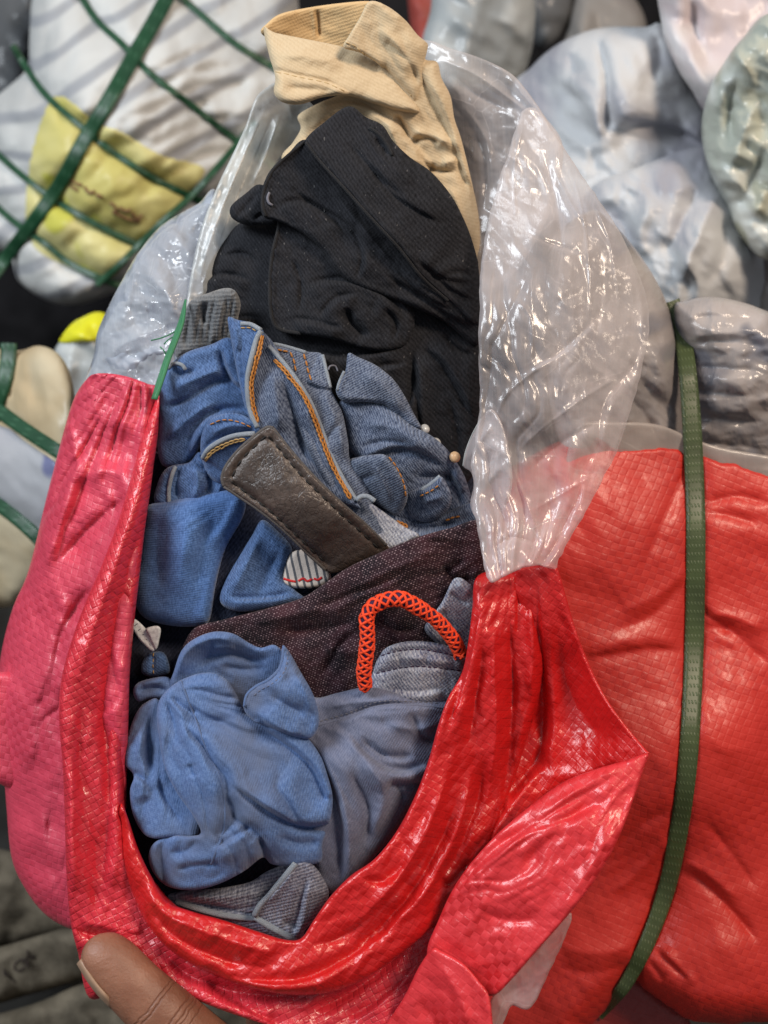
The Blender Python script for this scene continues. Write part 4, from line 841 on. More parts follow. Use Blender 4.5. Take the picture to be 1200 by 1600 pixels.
# ---- light blue trousers
lb = thing('light_blue_trousers', 'crumpled soft light blue trousers bulging at the bottom of the bundle', 'trousers')
lc = Sheet([(262, 1090), (272, 1048), (284, 1016), (304, 998), (334, 987), (364, 990), (390, 1005), (408, 1012), (430, 1008), (450, 1030), (470, 1080), (440, 1130), (380, 1140), (300, 1130)],
           [(300, 1020, 0.006), (345, 1000, 0.009), (400, 1040, 0.002), (360, 1090, -0.004), (440, 1030, 0.006)], R=8, k=1.3,
           folds=[R_(8, 12, (275, 1060), (290, 1022), (318, 1002), (350, 998), (385, 1012)), V_(9, 12, (300, 1052), (325, 1028), (360, 1022), (400, 1032), (428, 1024)), V_(5, 8, (340, 1040), (380, 1046), (420, 1042)), R_(4, 8, (330, 1012), (370, 1012))],
           noise=[('fbm', 5, 40, 30, 1.8), ('ridge', 1.8, 18, 30, 2)], step=2.3, seed=61, g=1.8, p=1.5, sg=0.72)
lc.build('waistband_inside', M['lightblue'], lb)
la = Sheet([(246, 1092), (258, 1110), (262, 1150), (270, 1195), (292, 1240), (318, 1280), (322, 1302), (300, 1312), (270, 1308), (240, 1310), (222, 1300), (207, 1270), (203, 1236), (209, 1212), (196, 1194), (197, 1164), (206, 1130), (218, 1106), (234, 1094)],
           [(225, 1150, 0.004), (230, 1250, 0.008), (290, 1280, 0.010), (255, 1110, 0.004)], R=8, k=1.3,
           folds=[S_(7, 7, 26, (200, 1210), (222, 1222), (236, 1250)), V_(6, 9, (236, 1110), (232, 1160), (240, 1210)), R_(6, 12, (222, 1130), (220, 1180), (240, 1250)), V_(6, 10, (246, 1215), (262, 1250), (286, 1290))], noise=[('fbm', 5, 60, 70, 1.8), ('radial', 12, 250, 1080, 5.0), ('ridge', -2.0, 30, 75, 2.6), ('ridge', -0.9, 12, 60, 2)], step=2.3, seed=63, g=1.9, p=1.5, sg=0.72)
la.build('leg', M['lightblue'], lb)
l1 = Sheet([(250, 1092), (268, 1072), (288, 1060, 16), (312, 1052, 14), (336, 1052, 12), (356, 1064, 10), (370, 1086, 10), (384, 1112, 12), (420, 1130), (470, 1145), (498, 1176), (512, 1212), (520, 1250), (514, 1290), (504, 1318), (502, 1345), (478, 1352), (452, 1354), (424, 1350, 16), (410, 1340, 16), (380, 1362), (340, 1382), (300, 1391), (262, 1385), (240, 1364), (232, 1338), (242, 1316), (270, 1306), (300, 1306), (314, 1300), (300, 1272), (276, 1238), (257, 1198), (248, 1150), (245, 1115)],
           [(300, 1090, 0.014), (345, 1075, 0.012), (300, 1160, 0.020), (400, 1160, 0.020), (490, 1230, 0.012), (350, 1300, 0.024), (262, 1170, 0.016), (250, 1350, 0.010), (470, 1320, 0.010), (390, 1240, 0.024)], R=9, k=1.3,
           folds=[S_(7, 6, 60, (516, 1250), (492, 1200), (462, 1170), (420, 1140), (392, 1116), t0=0.05, t1=0.3), S_(13, 5, 85, (522, 1284), (474, 1289), (432, 1271), (394, 1246), (352, 1216), t0=0, t1=0.45), V_(7, 16, (285, 1112), (320, 1128), (370, 1122)),
                  V_(11, 6, (420, 1354), (412, 1332), (404, 1306)), R_(5, 24, (275, 1120), (295, 1190), (335, 1255)), R_(5, 16, (260, 1340), (320, 1345), (390, 1325)),
                  V_(8, 12, (352, 1240), (366, 1268), (352, 1296), (332, 1306)), V_(4, 8, (296, 1192), (302, 1216)), V_(6, 9, (310, 1310), (290, 1330), (262, 1332)), V_(7, 9, (430, 1306), (466, 1318), (505, 1314)), V_(5, 9, (380, 1290), (400, 1315)),
                  V_(5, 5, (258, 1092), (270, 1125), (276, 1170)), V_(5, 5, (266, 1086), (290, 1108), (312, 1112)), R_(4, 5, (262, 1090), (284, 1120), (296, 1160)), S_(5, 5, 24, (330, 1330), (370, 1310), (396, 1290)), V_(4, 5, (270, 1360), (310, 1352), (350, 1350))],
           noise=[('fbm', 6, 100, 45, 1.8), ('radial', 17, 258, 1084, 3.6), ('ridge', -2.4, 44, 52, 2.8), ('ridge', -1.0, 15, 45, 2.4)], step=2.3, seed=62, g=1.9, p=1.6, sg=0.85)
l1.build('trouser_body', M['lightblue'], lb)
ld = Sheet([(442, 1008, 10), (453, 1020, 14), (470, 1050), (488, 1082), (498, 1114), (496, 1140), (482, 1154), (458, 1150), (425, 1138), (396, 1126, 14), (381, 1108, 9), (383, 1087, 8), (398, 1073, 7), (420, 1063, 7), (436, 1046, 7), (440, 1026, 8)],
           [(440, 1040, 0.018), (400, 1095, 0.022), (470, 1110, 0.020), (450, 1080, 0.024)], R=7, k=1.3,
           folds=[S_(7, 6, 30, (484, 1150), (450, 1146), (420, 1130), (400, 1110)), R_(4, 9, (446, 1030), (440, 1060), (408, 1080)), V_(5, 10, (420, 1085), (445, 1100), (480, 1120)), R_(4, 10, (455, 1040), (478, 1085), (490, 1120))], noise=[('fbm', 4, 36, 50, 1.8), ('radial', 6, 382, 1096, 3.4), ('ridge', -1.5, 18, 50, 2)], step=2.2, seed=65, g=1.8, p=1.5, sg=0.72)
ld.build('pocket_flap', M['lightblue'], lb)
cordline('hem', ld, [(443, 1013), (441, 1030), (436, 1046), (420, 1062), (400, 1073), (386, 1086), (382, 1104)], 2.6, 0.6, M['lightblue'], lb)
stitches('stitching', ld, [(449, 1018), (448, 1036), (442, 1052), (424, 1069), (404, 1080), (392, 1092)], 5, 1.4, 3, 0.4, M['slate'], lb)
cordline('seam', l1, [(282, 1064), (300, 1110), (322, 1170), (346, 1226), (350, 1290), (330, 1350)], 1.8, 0.2, M['lightblue'], lb)
l2 = Sheet([(208, 1082), (214, 1068), (236, 1060), (262, 1058), (272, 1075), (262, 1092), (235, 1092), (216, 1096)], [(235, 1075, -0.002)], R=8, k=1.3, folds=[V_(6, 5, (212, 1080), (240, 1075), (265, 1078)), R_(3, 6, (220, 1068), (255, 1064))], noise=[('fbm', 3, 20, 0, 2)], step=2.2, seed=64, g=1.7, p=1.5, sg=0.72)
l2.build('twisted_hem', M['lightblue'], lb)

# ---- frayed cuff at the bottom
cf = thing('purple_grey_jeans', 'purple grey jeans with frayed turned up cuff at the mouth of the sack', 'jeans')
c1 = Sheet([(262, 1400), (290, 1392), (340, 1388), (390, 1378), (420, 1360), (460, 1350), (480, 1390), (470, 1470), (420, 1462), (350, 1440), (290, 1424)], [(300, 1405, -0.006), (400, 1420, -0.004)], R=14, k=1.2,
           folds=[S_(5, 5, 24, (430, 1420), (390, 1424), (330, 1412), (275, 1402)), R_(5, 10, (280, 1398), (350, 1402), (420, 1392)), V_(5, 6, (300, 1412), (360, 1420), (420, 1416))] + [V_(1.6, 2.6, (280 + i * 9, 1394 - i * 1.2), (276 + i * 9, 1418 + i * 1.0), t0=0.1, t1=0.1) for i in range(14)], noise=[('fbm', 3, 20, 10, 2)], step=2.1, seed=66, g=1.7, p=1.5, sg=0.72)
c1.build('leg', M['cuff'], cf)
c2 = Sheet([(396, 1432, 6), (404, 1416, 6), (420, 1400, 6), (440, 1374, 7), (458, 1350, 7), (470, 1343, 8), (490, 1352), (506, 1374), (514, 1398), (500, 1425), (478, 1452), (462, 1470), (440, 1466), (415, 1452)], [(420, 1425, 0.003), (465, 1390, 0.009), (500, 1400, 0.002), (455, 1460, -0.002)], R=12, k=1.3,
           folds=[S_(7, 6, 30, (460, 1466), (470, 1430), (476, 1400), (484, 1370)), R_(4, 7, (412, 1415), (440, 1385), (462, 1356)), V_(5, 7, (440, 1440), (470, 1450))] + [V_(1.5, 2.4, (436 + i * 6, 1384 + i * 2), (430 + i * 6, 1440 + i), t0=0.1, t1=0.1) for i in range(9)], noise=[('fbm', 3, 20, 60, 2)], step=2.1, seed=68, g=1.7, p=1.5, sg=0.72)
c2.build('turned_cuff', M['cuff'], cf)
cordline('frayed_hem', c2, [(398, 1430), (406, 1415), (422, 1398), (440, 1376), (462, 1349)], 5.0, 1.5, M['hem'], cf)
cordline('frayed_hem', c2, [(398, 1432), (420, 1446), (446, 1460), (462, 1469)], 5.4, 1.5, M['hem'], cf)
cordline('frayed_hem', c1, [(275, 1408), (310, 1420), (350, 1430), (398, 1436)], 4.6, 1.5, M['hem'], cf)
# ---- orange braided cord
cd = thing('braided_cord', 'neon orange and black braided drawstring looped over the maroon denim', 'cord')
cp = resample([(571, 1074), (568, 1050), (572, 1020), (574, 990), (572, 968), (580, 950), (596, 940), (615, 936), (634, 939), (656, 951), (678, 966), (698, 985), (712, 1004), (722, 1026)], 2.0)
tt = np.linspace(0, 1, len(cp)); cw = 0.004 + 0.016 * np.sin(np.pi * np.clip(tt * 1.04, 0, 1)) ** 0.8 - 0.004 * tt
cp = cp + 1.6 * np.stack([fbm(tt * 9, tt * 0 + 2, 5), fbm(tt * 9, tt * 0 + 8, 6)], 1)
crad = 1 + 0.16 * fbm(tt * 14, tt * 0, 9)
cpath = P(cp[:, 0], cp[:, 1], cw)
tube('core', cpath, 9.6 * S * crad, M['cordcore'], cd, 14)
T = np.gradient(cpath, axis=0); T /= np.linalg.norm(T, axis=1)[:, None]; CA = np.cross(T, W); CA /= np.linalg.norm(CA, axis=1)[:, None]; CB = np.cross(CA, T)
arc = np.concatenate([[0], np.cumsum(np.linalg.norm(np.diff(cpath, axis=0), axis=1))])
for sg in (1, -1):
    for k in range(4):
        th = sg * arc / (30 * S) * 2 * math.pi * 0.62 + k * math.pi / 2
        th = th + 0.5 * fbm(arc / (26 * S), arc * 0 + k, 31 + k)
        tube('strand', cpath + 10.2 * S * crad[:, None] * (np.cos(th)[:, None] * CA + np.sin(th)[:, None] * CB), 2.1 * S, M['orange'], cd, 6)

# ================================================================== THE RED SACK ROUND THE BUNDLE
sk = thing('red_woven_sack', 'glossy red woven plastic sack peeled open round the bundled jeans', 'sack')
r1 = Sheet([(136, 592, 6), (150, 584, 6), (176, 584, 6), (205, 590, 6), (232, 600, 6), (246, 606, 6), (250, 640), (244, 700), (232, 780), (220, 880), (205, 1000), (200, 1150), (195, 1300), (180, 1400), (150, 1455), (112, 1452), (72, 1430), (40, 1390), (18, 1340), (10, 1260), (4, 1180), (-6, 1100), (2, 1020), (20, 950), (45, 890), (72, 780), (98, 680), (116, 622)],
           [(190, 600, -0.010), (235, 620, -0.006), (190, 800, 0.000), (110, 700, -0.030), (60, 950, -0.035), (150, 950, -0.002), (100, 1150, -0.010), (20, 1150, -0.040), (100, 1400, -0.020), (180, 1300, 0.000)], R=34, k=1.6,
           folds=[S_(6, 10, 50, (212, 764), (175, 784), (145, 808), (105, 848), (70, 890)), V_(10, 34, (205, 775), (165, 800), (125, 840), (90, 890), t0=0.1, t1=0.3), R_(7, 22, (130, 690), (170, 662), (220, 684)),
                  V_(7, 22, (140, 650), (190, 690), (222, 740)), R_(8, 16, (120, 752), (160, 736), (208, 742)), S_(6, 10, 44, (168, 884), (125, 925), (92, 975), (74, 1040), (48, 1120), (30, 1200)),
                  V_(9, 30, (150, 915), (105, 970), (82, 1050), (60, 1130), (38, 1230), t0=0.1, t1=0.3), V_(9, 26, (104, 1070), (84, 1160), (62, 1250), (34, 1330), t0=0.1, t1=0.3), R_(9, 16, (92, 1000), (62, 1120), (32, 1230)), R_(8, 14, (80, 1180), (66, 1270), (84, 1370)),
                  R_(8, 12, (56, 910), (88, 840), (116, 750)), V_(6, 12, (80, 1260), (76, 1330), (94, 1390)), R_(6, 9, (100, 640), (120, 720), (100, 800))],
           noise=[('fbm', 8, 80, 70, 1.8), ('radial', 15, 225, 540, 9.0), ('facet', 11, 46, 65, 2.2), ('facet', 3.4, 15, 30, 1.6)], step=2.6, skirt=3, seed=70, g=1.7, p=1.5)
r1o = r1.build('outer_panel', M['redsheen'], sk); r1o['label'] = 'outer panel of the sack on the left, pink sheen put in its colour'
r0 = Sheet([(-24, 1060), (0, 1050), (30, 1060), (40, 1140), (30, 1225), (0, 1225), (-20, 1200), (-28, 1130)], [(0, 1130, -0.045)], R=16, noise=[('ridge', 6, 40, 80, 2)], step=4, seed=72)
r0.build('back_panel', M['redsheen'], sk)
r2 = Sheet([(247, 612, 8), (249, 640, 10), (243, 700, 14), (236, 760), (226, 830), (218, 900), (210, 970), (203, 1050), (198, 1120), (194, 1190), (196, 1270), (206, 1330), (240, 1420), (290, 1480), (260, 1540), (190, 1545), (140, 1560), (122, 1490, 8), (110, 1440, 8), (104, 1370, 10), (101, 1280), (98, 1200), (92, 1120), (96, 1060), (112, 1000), (134, 940), (160, 880), (186, 810), (206, 740), (222, 680), (236, 640)],
           [(240, 640, -0.003), (215, 800, 0.008), (170, 950, 0.012), (140, 1150, 0.014), (150, 1350, 0.014), (200, 1150, 0.004), (140, 1500, 0.012), (240, 1500, 0.010)], R=20, k=1.4,
           folds=[R_(8, 14, (225, 740), (200, 820), (175, 900), (140, 1000), (118, 1090)), V_(8, 10, (232, 780), (205, 880), (180, 1000), (165, 1100), (160, 1200)), R_(6, 10, (212, 900), (196, 1000), (186, 1110)),
                  S_(10, 8, 30, (165, 1420), (172, 1340), (178, 1250), (176, 1150), (180, 1080)), V_(6, 10, (130, 1080), (125, 1180), (130, 1270)), R_(7, 12, (112, 1180), (112, 1300), (118, 1420)),
                  V_(7, 16, (150, 1290), (150, 1360), (150, 1430)), S_(6, 6, 20, (240, 1462), (190, 1458), (150, 1448), (128, 1440)), V_(6, 6, (110, 1450), (150, 1462), (200, 1470))],
           noise=[('facet', 7, 30, 75, 2.0), ('facet', 3, 11, 60, 1.5), ('fbm', 4, 50, 80, 2)], step=2.4, skirt=3, seed=74, g=1.5, p=1.35)
r2o = r2.build('rim', M['redrim'], sk); r2o['label'] = 'shiny crinkled rim of the sack along the left side'
r4 = Sheet([(160, 1300), (190, 1268), (210, 1320), (260, 1400), (330, 1450), (430, 1490), (520, 1490), (600, 1450), (690, 1400), (730, 1500), (700, 1640), (480, 1640), (430, 1608, 8), (380, 1590, 8), (330, 1572, 8), (280, 1550, 8), (240, 1520, 8), (205, 1480, 8), (170, 1440)],
           [(190, 1350, 0.008), (260, 1480, 0.012), (400, 1570, 0.018), (560, 1600, 0.014), (660, 1540, 0.008), (500, 1500, 0.006)], R=18, k=1.4,
           folds=[S_(10, 8, 40, (300, 1520), (345, 1558), (400, 1590), (450, 1612)), V_(10, 8, (240, 1470), (290, 1520), (350, 1545), (420, 1556), (480, 1552)), R_(8, 10, (450, 1600), (500, 1550), (560, 1510), (620, 1470), (660, 1420)), V_(12, 10, (470, 1580), (530, 1560), (590, 1520), (650, 1460)),
                  V_(8, 12, (520, 1600), (580, 1570), (640, 1520)), R_(6, 9, (560, 1600), (620, 1545), (670, 1490)), R_(6, 9, (380, 1570), (430, 1590))],
           noise=[('facet', 7, 32, -20, 2.2), ('facet', 2.5, 12, 10, 1.5), ('fbm', 4, 50, 0, 2)], step=2.6, skirt=3, seed=76, g=1.5, p=1.35)
r4.build('lower_front', M['redrim'], sk)
r3 = Sheet([(186, 1276, 12), (190, 1255, 10), (200, 1278, 10), (216, 1326, 10), (238, 1372, 10), (262, 1408, 9), (300, 1424, 8), (350, 1438, 8), (405, 1456, 8), (445, 1468, 8), (470, 1466, 8), (490, 1438, 9), (515, 1402, 9), (548, 1368, 9), (585, 1342, 10), (620, 1298, 10), (650, 1240, 10), (670, 1186, 10), (684, 1135, 10), (700, 1090, 10), (722, 1050, 10), (732, 1000, 10), (738, 950, 12), (746, 900), (800, 890), (850, 900), (850, 1050), (800, 1230), (760, 1330), (700, 1420, 12), (640, 1480, 12), (560, 1535, 12), (490, 1554), (420, 1550), (350, 1530), (280, 1495), (235, 1452), (205, 1390), (190, 1330)],
           [(200, 1300, 0.016), (270, 1440, 0.026), (420, 1500, 0.030), (520, 1460, 0.026), (640, 1330, 0.020), (720, 1130, 0.014), (770, 960, 0.012), (820, 960, 0.004), (700, 1390, 0.012), (790, 1200, 0.000)], R=20, k=1.4,
           folds=[R_(8, 12, (215, 1350), (250, 1420), (310, 1452), (400, 1482), (450, 1490)), V_(8, 9, (225, 1400), (270, 1460), (350, 1500), (430, 1515)), S_(10, 8, 36, (330, 1528), (420, 1540), (480, 1534), (540, 1506), (600, 1462), (650, 1412)),
                  V_(10, 9, (470, 1475), (520, 1470), (580, 1430), (640, 1370), (690, 1290)), R_(9, 9, (500, 1480), (560, 1440), (620, 1376), (660, 1310), (690, 1240), (708, 1180)), V_(10, 8, (540, 1490), (600, 1442), (650, 1384), (690, 1310), (718, 1240)),
                  R_(9, 9, (600, 1460), (660, 1400), (700, 1330), (726, 1260), (740, 1180)), V_(9, 8, (672, 1400), (715, 1330), (745, 1250), (758, 1180)), S_(9, 7, 24, (700, 1160), (730, 1060), (748, 980), (752, 930)), V_(10, 8, (730, 1180), (745, 1080), (758, 980)),
                  R_(10, 10, (760, 1260), (775, 1150), (772, 1050), (772, 960)), V_(12, 10, (780, 1290), (795, 1180), (800, 1060), (795, 940)), R_(12, 12, (828, 1100), (832, 1000), (828, 920)), V_(6, 7, (560, 1372), (600, 1376), (640, 1340)), V_(8, 6, (690, 1360), (700, 1382), (740, 1340))],
           noise=[('radial', 7, 800, 850, 7.0), ('facet', 8, 36, -55, 2.4), ('facet', 3, 13, -40, 1.6), ('fbm', 4, 50, -50, 2)], step=2.4, skirt=3, seed=78, g=1.5, p=1.35)
r3o = r3.build('mouth_roll', M['redin'], sk); r3o['label'] = 'rolled red mouth of the sack around the clothes'
r5 = Sheet([(800, 890), (840, 880, 8), (868, 884, 6), (884, 930, 6), (900, 985, 6), (922, 1040, 6), (948, 1092, 6), (980, 1136, 6), (1008, 1170, 5), (1012, 1180, 5), (960, 1200), (900, 1225), (840, 1270), (780, 1330), (730, 1380), (690, 1440), (670, 1440), (730, 1320), (775, 1200), (800, 1080), (800, 980)],
           [(830, 900, 0.010), (880, 1000, 0.004), (860, 1130, -0.012), (960, 1120, 0.014), (1005, 1172, 0.024), (820, 1250, -0.004), (730, 1370, 0.006), (800, 1000, 0.000)], R=14, k=1.3,
           folds=[S_(10, 9, 26, (850, 1230), (858, 1130), (854, 1030), (842, 900)), R_(10, 13, (832, 900), (836, 980), (832, 1080), (822, 1160)), V_(10, 12, (806, 920), (808, 1020), (800, 1120)), R_(6, 8, (890, 950), (915, 1035), (955, 1105), (1000, 1165)), V_(10, 20, (870, 990), (890, 1080), (930, 1140), (975, 1165)),
                  R_(9, 10, (760, 1320), (800, 1260), (830, 1220), (860, 1195)), V_(9, 10, (790, 1250), (830, 1200), (850, 1160)), R_(5, 12, (860, 1060), (866, 1140), (850, 1200)), V_(8, 8, (780, 1330), (850, 1250), (920, 1210))],
           noise=[('facet', 6, 34, 80, 2.2), ('facet', 2.4, 12, 60, 1.6), ('fbm', 3, 40, 80, 2)], step=2.4, skirt=2.5, seed=80, g=1.5, p=1.35)
r5.build('inner_flap', M['redin'], sk)
r6 = Sheet([(1012, 1177, 5), (1006, 1200, 6), (994, 1236, 7), (974, 1292, 7), (948, 1346, 7), (918, 1392, 6), (886, 1432, 5), (840, 1484, 5), (800, 1530, 6), (770, 1556, 6), (735, 1545), (700, 1530), (672, 1510), (668, 1480), (684, 1440), (706, 1392), (736, 1348), (778, 1302), (830, 1258, 10), (880, 1222, 9), (930, 1202, 8), (978, 1188, 6)],
           [(1005, 1182, 0.030), (900, 1300, 0.036), (780, 1390, 0.031), (700, 1470, 0.022), (780, 1540, 0.034), (945, 1335, 0.040), (860, 1440, 0.040)], R=7, k=1.1,
           folds=[S_(7, 6, 30, (700, 1420), (745, 1362), (800, 1318), (860, 1278), (930, 1240)), V_(6, 6, (735, 1385), (790, 1335), (850, 1296)), R_(8, 10, (990, 1190), (910, 1230), (850, 1275), (790, 1330), (735, 1400)), V_(7, 16, (940, 1230), (870, 1300), (800, 1370)), S_(6, 8, 40, (760, 1340), (830, 1305), (900, 1280), (960, 1250)), R_(6, 12, (965, 1280), (920, 1360), (860, 1440)), V_(5, 12, (740, 1420), (800, 1440), (850, 1430)), R_(7, 16, (700, 1490), (740, 1440), (770, 1390))],
           noise=[('radial', 5, 1014, 1176, 5.0), ('facet', 7, 44, -40, 2.2), ('fbm', 6, 70, -40, 2), ('facet', 1.8, 14, 0, 1.5)], step=2.4, skirt=2.5, seed=82, g=1.5, p=1.35)
r6o = r6.build('outer_flap', M['redflap'], sk); r6o['label'] = 'peaked flap of the sack with pink checker sheen'
r7 = Sheet([(676, 1482, 8), (690, 1486, 8), (722, 1504, 6), (746, 1530, 6), (764, 1556, 6), (770, 1600, 6), (775, 1660), (560, 1680), (590, 1620), (630, 1560), (655, 1510)], [(700, 1510, 0.030), (750, 1590, 0.040), (620, 1600, 0.018)], R=6, k=1.0,
           folds=[R_(5, 14, (680, 1500), (720, 1560), (730, 1620)), V_(5, 14, (650, 1560), (680, 1600), (690, 1650))], noise=[('facet', 6, 46, 60, 2), ('facet', 1.5, 14, 60, 1.5)], step=2.6, skirt=2.5, seed=84, g=1.5, p=1.35)
r7.build('bottom_flap', M['redflap'], sk)
r8 = Sheet([(770, 1555, 3), (805, 1518, 3), (845, 1476, 3), (886, 1428, 3), (893, 1438, 3), (876, 1480, 3), (855, 1525, 3), (835, 1568, 3), (818, 1578, 3), (800, 1572, 3), (786, 1600, 3), (778, 1640, 3), (764, 1620, 3)], [(800, 1560, 0.030), (880, 1440, 0.033)], R=4, noise=[('ridge', 3, 24, -50, 2)], step=2.4, skirt=0.6, rough=1.5, seed=86, g=1.5, p=1.35)
r8o = r8.build('torn_liner_edge', M['filmpink'], sk); r8o['label'] = 'torn milky plastic edge below the peaked flap'

# ---- clear polythene liner
ln2 = thing('clear_plastic_liner', 'crinkled clear plastic liner spilling out right of the black jeans', 'plastic liner')
lbk = Sheet([(640, 70), (668, 63, 4), (700, 74, 4), (735, 85, 4), (768, 98, 4), (800, 116, 4), (822, 140, 4), (850, 180, 6), (880, 232), (860, 330), (800, 430), (740, 440), (690, 300), (650, 180)],
            [(680, 90, -0.040), (780, 130, -0.030), (830, 200, -0.028), (740, 300, -0.048), (780, 420, -0.035)], R=10, k=1.2,
            folds=[R_(9, 8, (680, 90), (740, 115), (790, 150), (830, 180)), V_(8, 10, (700, 110), (750, 150), (800, 175)), R_(6, 10, (720, 160), (760, 220), (770, 300)), R_(6, 7, (790, 115), (810, 140), (835, 170)), V_(7, 9, (740, 200), (760, 260), (755, 340))],
            noise=[('facet', 11, 60, 50, 1.8), ('facet', 3.6, 24, 40, 1.8), ('facet', 0.8, 9, 10, 1.4)], step=2.2, skirt=0.3, seed=90, g=0.75, p=1.1, sg=0.6)
lbk.build('back_layer', M['film'], ln2)
lfr = Sheet([(818, 172, 4), (845, 176, 5), (882, 232, 6), (922, 292, 6), (962, 352, 8), (994, 418, 10), (1010, 466, 10), (1014, 516, 10), (1002, 580, 8), (986, 640, 6), (968, 696, 6), (940, 752, 4), (914, 802, 4), (890, 842, 4), (872, 878, 3), (866, 889, 3), (838, 884, 3), (806, 892, 3), (772, 910, 3), (760, 900, 3), (752, 860, 6), (744, 815, 8), (738, 790, 6), (742, 760, 6), (736, 728, 5), (742, 690, 6), (750, 630, 6), (748, 560, 6), (749, 480, 6), (752, 410, 6), (764, 340, 5), (780, 280, 5), (800, 222, 4)],
            [(825, 185, -0.014), (900, 300, -0.008), (1005, 490, -0.012), (880, 460, 0.016), (770, 420, 0.004), (860, 640, 0.018), (760, 700, 0.010), (960, 650, 0.000), (820, 860, 0.020), (890, 820, 0.008)], R=12, k=1.3,
            folds=[R_(8, 3.5, (822, 178), (805, 250), (805, 330), (812, 365)), S_(12, 8, 30, (812, 362), (860, 385), (910, 400)), R_(8, 3.5, (880, 240), (905, 310), (918, 390), (922, 470), (915, 530)), V_(12, 14, (845, 230), (870, 320), (880, 400)),
                   R_(12, 8, (915, 290), (950, 370), (965, 450), (968, 500)), V_(10, 10, (935, 380), (940, 450), (930, 540)), S_(10, 9, 30, (830, 580), (870, 560), (910, 525), (940, 490)), R_(9, 8, (770, 640), (820, 590), (900, 540)), V_(9, 10, (760, 560), (800, 480), (830, 420)),
                   R_(8, 8, (800, 460), (830, 500), (830, 570)), R_(9, 4, (745, 765), (770, 725), (790, 710), (812, 760), (840, 830), (862, 885)), V_(12, 10, (765, 760), (785, 800), (800, 860)), R_(8, 8, (800, 712), (860, 660), (930, 610), (985, 580)), V_(9, 12, (820, 740), (880, 690), (950, 650)), R_(8, 8, (830, 800), (880, 770), (930, 740)), R_(7, 6, (760, 690), (780, 640), (800, 600)),
                   V_(8, 9, (770, 860), (800, 840), (840, 850)), R_(10, 9, (985, 400), (1002, 480), (1002, 560)), V_(8, 8, (750, 660), (765, 600), (770, 520)), R_(8, 7, (860, 250), (900, 330), (940, 360))],
            noise=[('radial', 9, 800, 1000, 9.0), ('facet', 14, 52, 65, 2.2), ('facet', 4.0, 22, 60, 3.0), ('facet', 0.5, 9, 40, 2)], step=2.0, skirt=0.3, rough=2.0, seed=92, g=0.5, p=1.0, sg=0.45)
lfr.build('front_fold', M['film'], ln2)
lsm = Sheet([(724, 728, 3), (728, 706, 3), (738, 680, 3), (752, 654, 3), (770, 640), (790, 680), (800, 760), (770, 830), (748, 815), (735, 790, 4), (740, 758, 4), (736, 738, 3)], [(740, 700, 0.004), (780, 740, 0.016), (755, 800, 0.004)], R=6, k=1.2, folds=[R_(6, 6, (730, 722), (750, 690), (770, 660)), V_(6, 8, (750, 740), (770, 700)), R_(7, 7, (740, 790), (765, 750), (790, 720))], noise=[('facet', 6, 26, 60, 1.6), ('facet', 2, 10, 60, 1.4)], step=2.0, skirt=0.4, seed=94, g=1.5, p=1.35)
lsm.build('turned_hem', M['film'], ln2)
cordline('hem_edge', lsm, [(724, 728), (728, 706), (738, 680), (752, 654)], 1.6, 0.5, M['filmmilk'], ln2, 2)
lle = Sheet([(436, 128, 4), (415, 138, 4), (398, 156, 4), (384, 196, 5), (364, 240, 6), (340, 290, 6), (316, 352, 6), (302, 410, 6), (292, 470, 6), (286, 520), (320, 500), (400, 340), (500, 240), (500, 180), (460, 140)],
            [(420, 150, -0.036), (350, 280, -0.030), (300, 450, -0.026), (440, 230, -0.044)], R=10, k=1.3, folds=[R_(10, 7, (425, 150), (392, 220), (358, 300), (328, 380), (306, 460)), V_(8, 8, (430, 170), (400, 240), (365, 320), (330, 410)), R_(8, 8, (440, 170), (420, 230), (390, 300))], noise=[('facet', 6, 30, 65, 2.2), ('facet', 2, 11, 60, 1.5)], step=2.2, skirt=0.4, seed=96, g=1.5, p=1.35)
lle.build('left_fold', M['filmmilk'], ln2)

# ---- pale bale in clear plastic, left
pb = thing('plastic_wrapped_bundle', 'pale clothes in crumpled clear plastic behind the left side of the sack', 'bundle')
p1 = Sheet([(340, 300), (310, 318), (280, 334), (248, 356), (218, 392), (196, 428), (172, 474), (152, 520), (146, 556), (134, 590), (118, 640), (150, 760), (260, 760), (330, 560), (370, 420)],
           [(250, 430, -0.040), (170, 520, -0.058), (320, 350, -0.055), (260, 600, -0.035), (140, 620, -0.065)], R=30, k=1.8,
           folds=[S_(14, 9, 36, (150, 570), (200, 540), (250, 525), (290, 515)), V_(12, 10, (160, 530), (205, 510), (260, 500)), R_(10, 12, (215, 420), (250, 440), (275, 480)), V_(12, 10, (240, 380), (265, 420), (285, 470)), R_(10, 10, (180, 590), (220, 560), (270, 540)), V_(10, 9, (200, 610), (235, 580), (270, 560)), R_(9, 10, (220, 400), (200, 460), (190, 510))],
           noise=[('facet', 26, 46, 40, 1.8), ('facet', 11, 19, 20, 1.5), ('facet', 3, 8, 60, 1.4)], step=2.4, seed=98)
p1.build('wrap', M['wrapleft'], pb)
p1f = Sheet([(330, 318), (290, 338), (252, 362), (222, 398), (200, 434), (178, 480), (158, 525), (150, 560), (126, 612, 4), (140, 640), (250, 640), (290, 500), (310, 400)], [(250, 430, -0.034), (170, 520, -0.052), (310, 350, -0.050), (250, 600, -0.030), (135, 620, -0.060)], R=24, k=1.6, folds=[R_(8, 8, (160, 560), (210, 530), (280, 500)), R_(8, 8, (220, 420), (260, 460), (280, 500))], noise=[('facet', 26, 44, 30, 1.8), ('facet', 12, 19, 60, 1.5), ('facet', 3, 8, 20, 1.4)], step=2.2, skirt=0.4, seed=99, g=1.5, p=1.35)
p1f.build('loose_film', M['filmthin'], pb)
